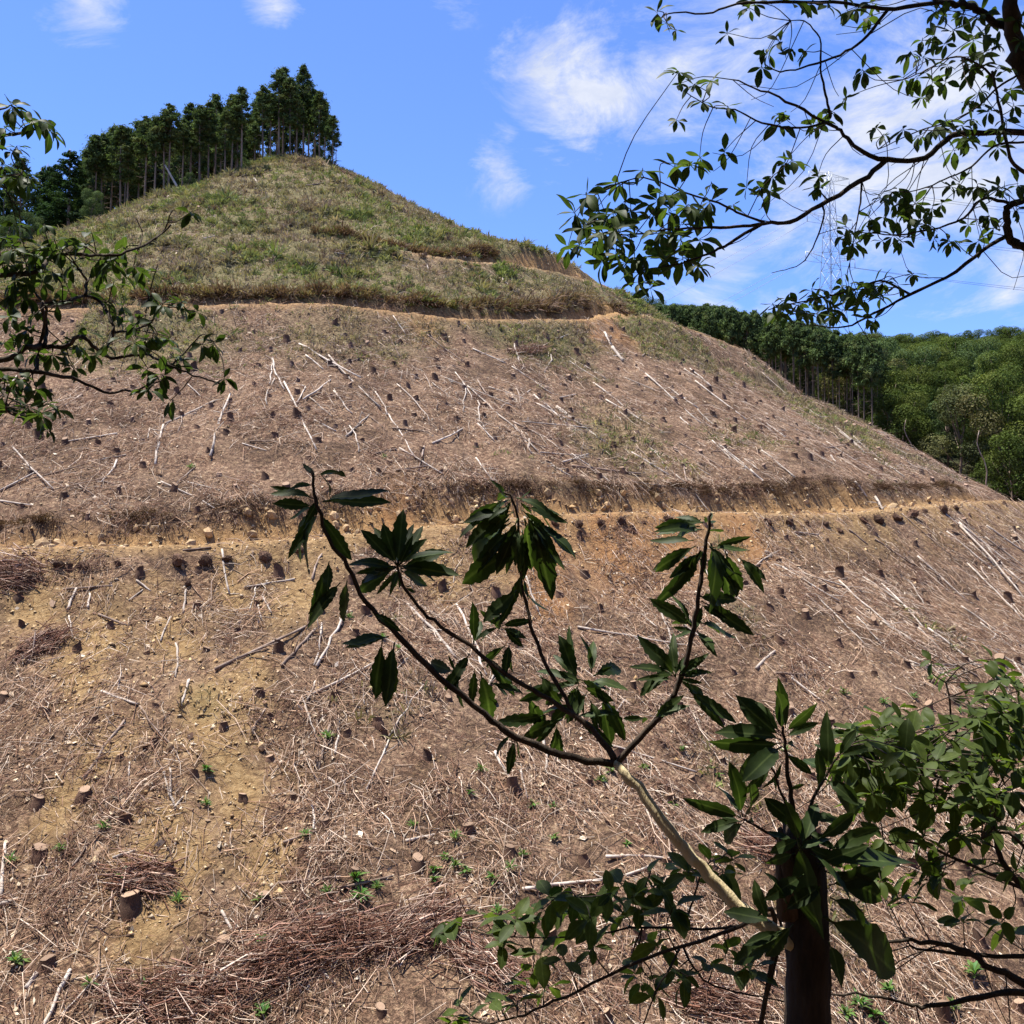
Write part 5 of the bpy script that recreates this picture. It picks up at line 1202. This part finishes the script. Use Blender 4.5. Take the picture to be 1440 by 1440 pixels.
for px, py, n, L in CA: A_T.whorl('over', px, py-3, (3.95 if py < 525 else 3.7)+ng.normal(0, .18), n+2, L*ng.uniform(.85, 1.15), .5)
A_T.crown((-4.2, 4.4, 6.7), (3.6, 4.2, 1.7), 4200, .085, M_OVER, 2); A_T.finish()
# ------------------------------------------------ the broken trunk with long leaved shoots
tb = at(1136, 1440, 2.45); tx, ty = tb[0], tb[1]
S = Plant('broken_tree', (tx, ty, gr_(tx, ty)), 'snapped dark trunk sprouting long serrated leaves on a pale curved branch', 'tree')
prof = [(1138, 1640, .064), (1137, 1500, .058), (1136, 1400, .054), (1135, 1330, .052), (1134, 1260, .05), (1130, 1210, .046), (1124, 1180, .04)]
Q = np.array([at(a, b, 2.45) for a, b, c in prof]); Q = np.vstack([[tx+.05, ty, S.base[2]-.2], Q])
V, fl = tube(catmull(Q, 20)-S.base, np.interp(np.linspace(0, 7, 20), range(8), [.085]+[p[2] for p in prof]), 12, True, .04)
V[-12:, 2] += ng.uniform(-.03, .05, 12); V[-12:-6, 2] += .03
obj('trunk', mesh_np('trunk', V, fl, None, True), M_DEADT, S.root)
V, fl = tube(np.array([at(1108, 1290, 2.42), at(1104, 1230, 2.42), at(1101, 1190, 2.42), at(1097, 1164, 2.42)])-S.base, [.026, .024, .017, .006], 7, True, .12)
obj('splintered_stub', mesh_np('stub', V, fl, None, False), bark_mat('splinter', (.06, .04, .028), (.19, .13, .09), 30), S.root)
S.branch([(1120, 1330, 2.44), (1085, 1305, 2.45), (1040, 1274, 2.47), (990, 1224, 2.5), (950, 1176, 2.52), (905, 1120, 2.55), (865, 1072, 2.58)], .0185, .0125, 'pale_branch', M_PALEBR, 10, 24)
S.branch([(866, 1074, 2.58), (820, 1069, 2.56), (760, 1050, 2.55), (715, 1030, 2.53), (690, 1011, 2.52), (640, 970, 2.5), (590, 925, 2.5), (545, 880, 2.48), (510, 840, 2.48), (490, 800, 2.46), (470, 770, 2.45), (450, 730, 2.44), (442, 695, 2.44), (438, 662, 2.44)], .0098, .0035, n=44)
S.branch([(866, 1074, 2.58), (846, 1040, 2.6), (800, 1001, 2.62), (760, 976, 2.63), (720, 954, 2.64), (670, 915, 2.66), (620, 880, 2.67), (590, 855, 2.68), (566, 822, 2.68), (560, 790, 2.68)], .0085, .0032, n=34)
S.branch([(810, 1008, 2.62), (785, 965, 2.64), (768, 935, 2.66), (750, 890, 2.68), (740, 850, 2.7), (733, 812, 2.7), (733, 765, 2.7), (722, 705, 2.7), (708, 692, 2.7)], .006, .003, n=28)
S.branch([(866, 1074, 2.58), (905, 1031, 2.55), (940, 990, 2.53), (955, 960, 2.52), (968, 915, 2.5), (978, 865, 2.5), (986, 820, 2.5), (992, 775, 2.5), (997, 735, 2.5), (1000, 722, 2.5)], .0085, .0035, n=34)
S.branch([(1121, 1190, 2.45), (1112, 1120, 2.44), (1105, 1070, 2.42), (1101, 1022, 2.4)], .007, .003)
S.branch([(1121, 1190, 2.45), (1105, 1130, 2.42), (1084, 1078, 2.38)], .005, .002)
S.branch([(1118, 1195, 2.45), (1087, 1176, 2.42), (1046, 1152, 2.4)], .005, .0025)
S.branch([(1124, 1190, 2.45), (1140, 1132, 2.47), (1162, 1090, 2.5), (1180, 1060, 2.5)], .005, .0025)
S.branch([(1130, 1240, 2.43), (1166, 1212, 2.4), (1190, 1206, 2.38)], .005, .003)
LV = [(455, 705, 537, 687), (447, 712, 393, 778), (448, 716, 408, 794), (450, 723, 487, 783), (440, 712, 392, 706), (441, 701, 394, 679), (444, 671, 427, 653), (447, 668, 470, 659), (452, 668, 472, 687), (440, 682, 405, 683), (463, 790, 459, 824), (478, 820, 437, 860), (488, 818, 481, 866), (524, 862, 556, 877), (546, 895, 491, 909), (538, 900, 524, 977), (555, 904, 540, 985), (449, 700, 430, 735),
 (560, 795, 563, 722), (558, 795, 515, 747), (562, 795, 591, 742), (564, 797, 625, 776), (564, 799, 622, 797), (556, 797, 493, 783), (556, 799, 501, 814), (558, 800, 533, 834), (564, 802, 598, 822), (560, 802, 552, 825), (570, 826, 584, 834), (561, 795, 579, 757), (558, 795, 540, 740), (562, 797, 610, 760), (557, 798, 520, 800),
 (705, 704, 655, 735), (714, 712, 687, 774), (715, 730, 652, 780), (725, 772, 650, 810), (722, 745, 662, 786), (750, 735, 772, 822), (757, 735, 801, 776), (735, 745, 730, 801), (727, 700, 779, 712), (728, 740, 724, 782), (740, 725, 766, 772), (740, 712, 793, 733), (712, 700, 706, 689), (716, 712, 690, 724), (738, 730, 750, 800), (728, 730, 700, 800), (745, 730, 790, 795), (718, 735, 672, 760), (722, 720, 676, 748), (720, 702, 690, 715), (735, 718, 770, 745), (730, 705, 745, 690), (733, 760, 742, 812), (726, 745, 706, 785),
 (733, 806, 727, 838), (727, 830, 685, 866), (725, 835, 705, 874), (700, 882, 671, 893), (705, 880, 746, 871), (708, 883, 732, 907), (700, 880, 677, 860), (666, 906, 669, 855), (735, 812, 742, 840), (715, 860, 690, 880),
 (660, 920, 636, 957), (640, 945, 602, 932), (638, 945, 649, 969), (680, 925, 716, 955), (716, 905, 712, 939), (710, 908, 682, 931), (668, 940, 663, 987), (676, 945, 696, 1017), (742, 978, 769, 1032), (690, 960, 715, 975), (636, 945, 625, 965),
 (812, 958, 792, 899), (832, 946, 832, 899), (835, 950, 883, 929), (830, 958, 871, 957), (846, 977, 877, 1037), (812, 965, 797, 992), (805, 955, 756, 937), (800, 965, 745, 968), (808, 950, 781, 921), (812, 965, 816, 1009), (760, 950, 783, 993), (810, 1008, 857, 1042), (783, 1020, 780, 1056), (724, 1040, 714, 1082), (718, 1033, 692, 1060), (770, 1005, 700, 1020), (820, 965, 860, 985), (800, 975, 765, 985), (825, 975, 800, 1010), (800, 995, 750, 1005), (830, 985, 850, 1015), (815, 955, 850, 975), (790, 1010, 740, 1030), (805, 985, 775, 1015), (820, 960, 785, 945),
 (984, 740, 931, 733), (975, 760, 920, 760), (978, 768, 922, 796), (985, 775, 936, 849), (993, 772, 984, 810), (1000, 770, 1044, 854), (1040, 785, 1073, 820), (1020, 775, 1041, 828), (1003, 770, 1048, 773), (996, 748, 1017, 744), (997, 735, 1002, 720), (998, 768, 1031, 802), (986, 745, 940, 745), (984, 778, 950, 835), (1000, 765, 1022, 835), (990, 735, 955, 722),
 (982, 838, 1033, 852), (987, 845, 1055, 889), (971, 880, 933, 846), (975, 890, 986, 856), (985, 875, 1031, 895), (980, 888, 999, 903), (976, 888, 950, 895), (985, 850, 1020, 870), (978, 885, 965, 862),
 (950, 952, 917, 903), (945, 950, 906, 930), (940, 948, 899, 968), (955, 950, 981, 923), (958, 952, 994, 941), (965, 958, 999, 990), (970, 972, 1031, 1011), (945, 948, 925, 948), (950, 950, 944, 912), (955, 948, 970, 915), (920, 1010, 952, 991), (908, 1010, 879, 1010), (955, 955, 985, 960), (945, 955, 915, 955)]
for b0, b1, t0, t1 in LV:
    dep = 2.46 if b0 < 600 and b1 > 640 and not (540 < b0 < 572 and b1 < 840) else (2.68 if b0 < 740 else (2.8 if b0 < 880 and b1 > 890 else (2.68 if b0 < 780 else 2.5)))
    S.leaf_px('long', (b0, b1), (t0, t1), dep, None, ng.uniform(1.0, 1.35))
    if ng.random() < .8: S.leaf_px('long', (b0, b1), (b0+(t0-b0)*ng.uniform(.75, 1.)+ng.normal(0, 12), b1+(t1-b1)*ng.uniform(.75, 1.)+ng.normal(2, 12)), dep+.04, None, ng.uniform(.85, 1.15))
DV = [(1100, 1030, 1097, 964), (1100, 1032, 1053, 980), (1098, 1035, 1041, 996), (1098, 1040, 1030, 1016), (1098, 1045, 1026, 1054), (1100, 1050, 1030, 1082), (1104, 1030, 1145, 994), (1104, 1036, 1146, 1016), (1104, 1045, 1135, 1050), (1098, 1050, 1060, 1080), (1104, 1060, 1140, 1085), (1100, 1028, 1120, 985), (1102, 1070, 1080, 1110),
      (1042, 1150, 978, 1125), (1044, 1154, 993, 1160), (1046, 1156, 1011, 1183), (1044, 1148, 1035, 1084), (1042, 1148, 1018, 1098), (1048, 1148, 1068, 1113), (1050, 1154, 1070, 1150), (1042, 1155, 1005, 1145), (1084, 1082, 1050, 1110), (1088, 1090, 1092, 1108), (1110, 1110, 1130, 1103), (1162, 1090, 1132, 1058), (1150, 1110, 1158, 1060), (1165, 1085, 1165, 1016), (1160, 1095, 1202, 1125), (1160, 1095, 1222, 1133), (1165, 1085, 1192, 1106), (1180, 1062, 1220, 1050), (1178, 1065, 1200, 1030), (1175, 1070, 1150, 1040), (1130, 1150, 1180, 1150), (1120, 1160, 1090, 1135), (1130, 1165, 1170, 1190)]
for b0, b1, t0, t1 in DV: S.leaf_px('big', (b0, b1), (t0, t1), 2.42, None, ng.uniform(.75, 1.05))
for b0, b1, t0, t1, w in [(1166, 1211, 1287, 1200, .95), (1160, 1290, 1280, 1362, 1.0), (1166, 1325, 1189, 1385, 1.5), (1122, 1180, 1150, 1315, 1.0), (1080, 1297, 1060, 1244, 1.1), (1085, 1297, 1030, 1276, 1.1), (1099, 1309, 1051, 1328, 1.0), (1100, 1312, 1034, 1351, 1.0), (1102, 1282, 1145, 1250, 1.0), (1166, 1245, 1238, 1226, 1.1), (1168, 1262, 1232, 1298, 1.1), (1200, 1270, 1218, 1300, 1.2), (1110, 1275, 1085, 1230, 1.0), (1160, 1225, 1250, 1255, 1.0), (1115, 1300, 1075, 1345, 1.0), (1165, 1195, 1230, 1165, 1.0), (1150, 1180, 1200, 1150, 1.0), (1120, 1190, 1085, 1165, 1.0), (1125, 1185, 1110, 1135, 1.0), (1130, 1185, 1150, 1130, 1.0), (1120, 1195, 1165, 1175, 1.0), (1125, 1180, 1090, 1195, 1.0), (1135, 1190, 1185, 1215, 1.0), (1128, 1188, 1135, 1145, 1.1), (1118, 1200, 1075, 1215, 1.0), (1140, 1200, 1200, 1240, 1.0), (1150, 1215, 1215, 1190, 1.0), (1130, 1230, 1085, 1260, 1.0)]:
    S.leaf_px('big', (b0, b1), (t0, t1), 2.33, None, w)
S.finish()
# ------------------------------------------------ leafy bush, right
ex, ey = 2.35, 3.6
E_ = Plant('leafy_bush', (ex, ey, gr_(ex, ey)), 'green small leaved bush spreading behind the snapped trunk', 'bush')
E_.branch([(1850, 1700, 3.6), (1600, 1480, 3.6), (1440, 1384, 3.55), (1402, 1365, 3.5), (1357, 1340, 3.5), (1309, 1325, 3.45), (1262, 1323, 3.4), (1215, 1325, 3.4)], .018, .004, n=26)
E_.branch([(1850, 1720, 3.6), (1600, 1420, 3.5), (1440, 1397, 3.45), (1390, 1400, 3.4), (1340, 1410, 3.4), (1297, 1417, 3.4), (1275, 1410, 3.4), (1225, 1400, 3.35), (1165, 1398, 3.3)], .014, .003, n=26)
E_.branch([(1850, 1700, 3.6), (1600, 1370, 3.6), (1440, 1346, 3.6), (1335, 1341, 3.6), (1280, 1330, 3.6)], .012, .004)
E_.branch([(1850, 1700, 3.6), (1650, 1400, 3.6), (1440, 1250, 3.6), (1395, 1160, 3.6), (1355, 1060, 3.6), (1330, 960, 3.6)], .016, .003, n=24)
E_.branch([(1650, 1400, 3.6), (1440, 1140, 3.5), (1330, 1095, 3.5), (1235, 1070, 3.45), (1190, 1050, 3.4)], .01, .003, n=20)
E_.branch([(1650, 1400, 3.7), (1500, 1100, 3.7), (1440, 1030, 3.7), (1390, 985, 3.7), (1360, 955, 3.7)], .01, .003, n=20)
E_.branch([(1440, 1250, 3.6), (1360, 1215, 3.5), (1290, 1185, 3.45), (1230, 1190, 3.4)], .007, .003, n=16)
E_.branch([(1560, 1330, 3.5), (1440, 1190, 3.4), (1400, 1170, 3.4), (1380, 1180, 3.35)], .007, .003, n=16)
eg = np.random.default_rng(500)
EC = []
def ec(n, x0, x1, y0, y1, L): 
    for _ in range(n): EC.append((eg.uniform(x0, x1), eg.uniform(y0, y1), eg.uniform(*L)))
ec(105, 1190, 1440, 1005, 1130, (28, 46)); ec(10, 1160, 1300, 1020, 1090, (26, 38)); ec(9, 1310, 1440, 925, 1000, (20, 34)); ec(8, 1380, 1440, 950, 1010, (28, 40)); ec(24, 1200, 1440, 1130, 1240, (30, 46)); ec(4, 1340, 1430, 1210, 1300, (34, 48)); ec(6, 1180, 1320, 1190, 1280, (28, 44)); ec(8, 1260, 1440, 985, 1030, (26, 36))
for px, py, L in EC: E_.whorl('shrub', px, py, 3.5+eg.normal(0, .28), int(eg.integers(4, 7)), L, .3)
for k in range(16):
    q = E_.nodes[int(ng.integers(len(E_.nodes)))]; E_.stem(q, q+np.array([ng.normal(-.1, .2), ng.normal(0, .15), ng.uniform(-.3, .1)]), .0025)
E_.finish()
# ------------------------------------------------ low shrub along the bottom
fx, fy = .75, 3.2
F_ = Plant('low_shrub', (fx, fy, gr_(fx, fy)), 'low thin twigged shrub with small leaves left of the snapped trunk', 'shrub')
Fb = np.array([fx, fy, gr_(fx, fy)])
F_.branch([(1040, 1900, 3.2), (1060, 1500, 3.2), (1100, 1300, 3.1), (1040, 1302, 3.1), (1000, 1306, 3.1), (900, 1304, 3.1), (850, 1312, 3.1), (780, 1318, 3.1), (700, 1318, 3.1)], .006, .002, n=30)
F_.branch([(1060, 1500, 3.2), (1090, 1290, 3.1), (1040, 1302, 3.05), (995, 1320, 3.05), (890, 1355, 3.0), (800, 1400, 3.0), (740, 1425, 3.0), (690, 1440, 3.0)], .008, .0025, n=30)
F_.branch([(960, 1310, 3.1), (975, 1265, 3.1), (990, 1220, 3.1), (1015, 1206, 3.1)], .004, .002); F_.branch([(900, 1304, 3.1), (905, 1260, 3.1), (915, 1225, 3.1)], .004, .002); F_.branch([(830, 1312, 3.1), (820, 1275, 3.1), (805, 1255, 3.1)], .004, .002)
F_.branch([(960, 1330, 3.05), (975, 1360, 3.0), (1000, 1385, 3.0), (1060, 1400, 3.0), (1110, 1410, 3.0)], .004, .002); F_.branch([(955, 1335, 3.0), (940, 1365, 2.95), (922, 1395, 2.9), (905, 1440, 2.9)], .004, .002)
CF = [(704, 1289), (711, 1306), (708, 1326), (725, 1293), (680, 1286), (628, 1293), (617, 1313), (763, 1279), (773, 1262), (808, 1261), (815, 1279), (843, 1286), (850, 1265), (871, 1242), (888, 1262), (912, 1228), (919, 1248), (937, 1258), (947, 1275), (958, 1217), (968, 1227), (1000, 1210), (1030, 1207), (1016, 1223), (878, 1286), (923, 1307), (905, 1317), (926, 1330), (833, 1331), (774, 1338), (760, 1341), (791, 1345), (749, 1366), (770, 1383), (742, 1386), (708, 1397), (690, 1407), (728, 1407), (645, 1414), (638, 1428), (631, 1437), (892, 1369), (902, 1380), (916, 1380), (923, 1397), (954, 1362), (951, 1383), (968, 1373), (996, 1352), (1003, 1359), (1020, 1345), (1048, 1362), (1058, 1358), (1023, 1334), (860, 1256), (900, 1275), (830, 1290), (790, 1275), (745, 1290)]
for px, py in CF: F_.whorl('shrub', px, py, 3.08+ng.normal(0, .12), int(ng.integers(4, 7)) if py < 1300 else int(ng.integers(3, 6)), ng.uniform(30, 46), .25)
F_.finish()
# ------------------------------------------------ the wood behind the photographer, which shades the near plants
for k, (x, y, h) in enumerate([(-7, -4, 12), (-2.5, -6, 12), (3, -5, 12), (8, -3, 12), (-9, 2, 11), (9, 2.5, 11), (0, -11, 13), (-6, -11, 13), (6, -11, 13)]):
    put_tree('shade_tree', BRD, 11., x, y, h, 'leafy tree of the wood on the near side of the valley', 'tree', 'trees of the near wood', 1.15)
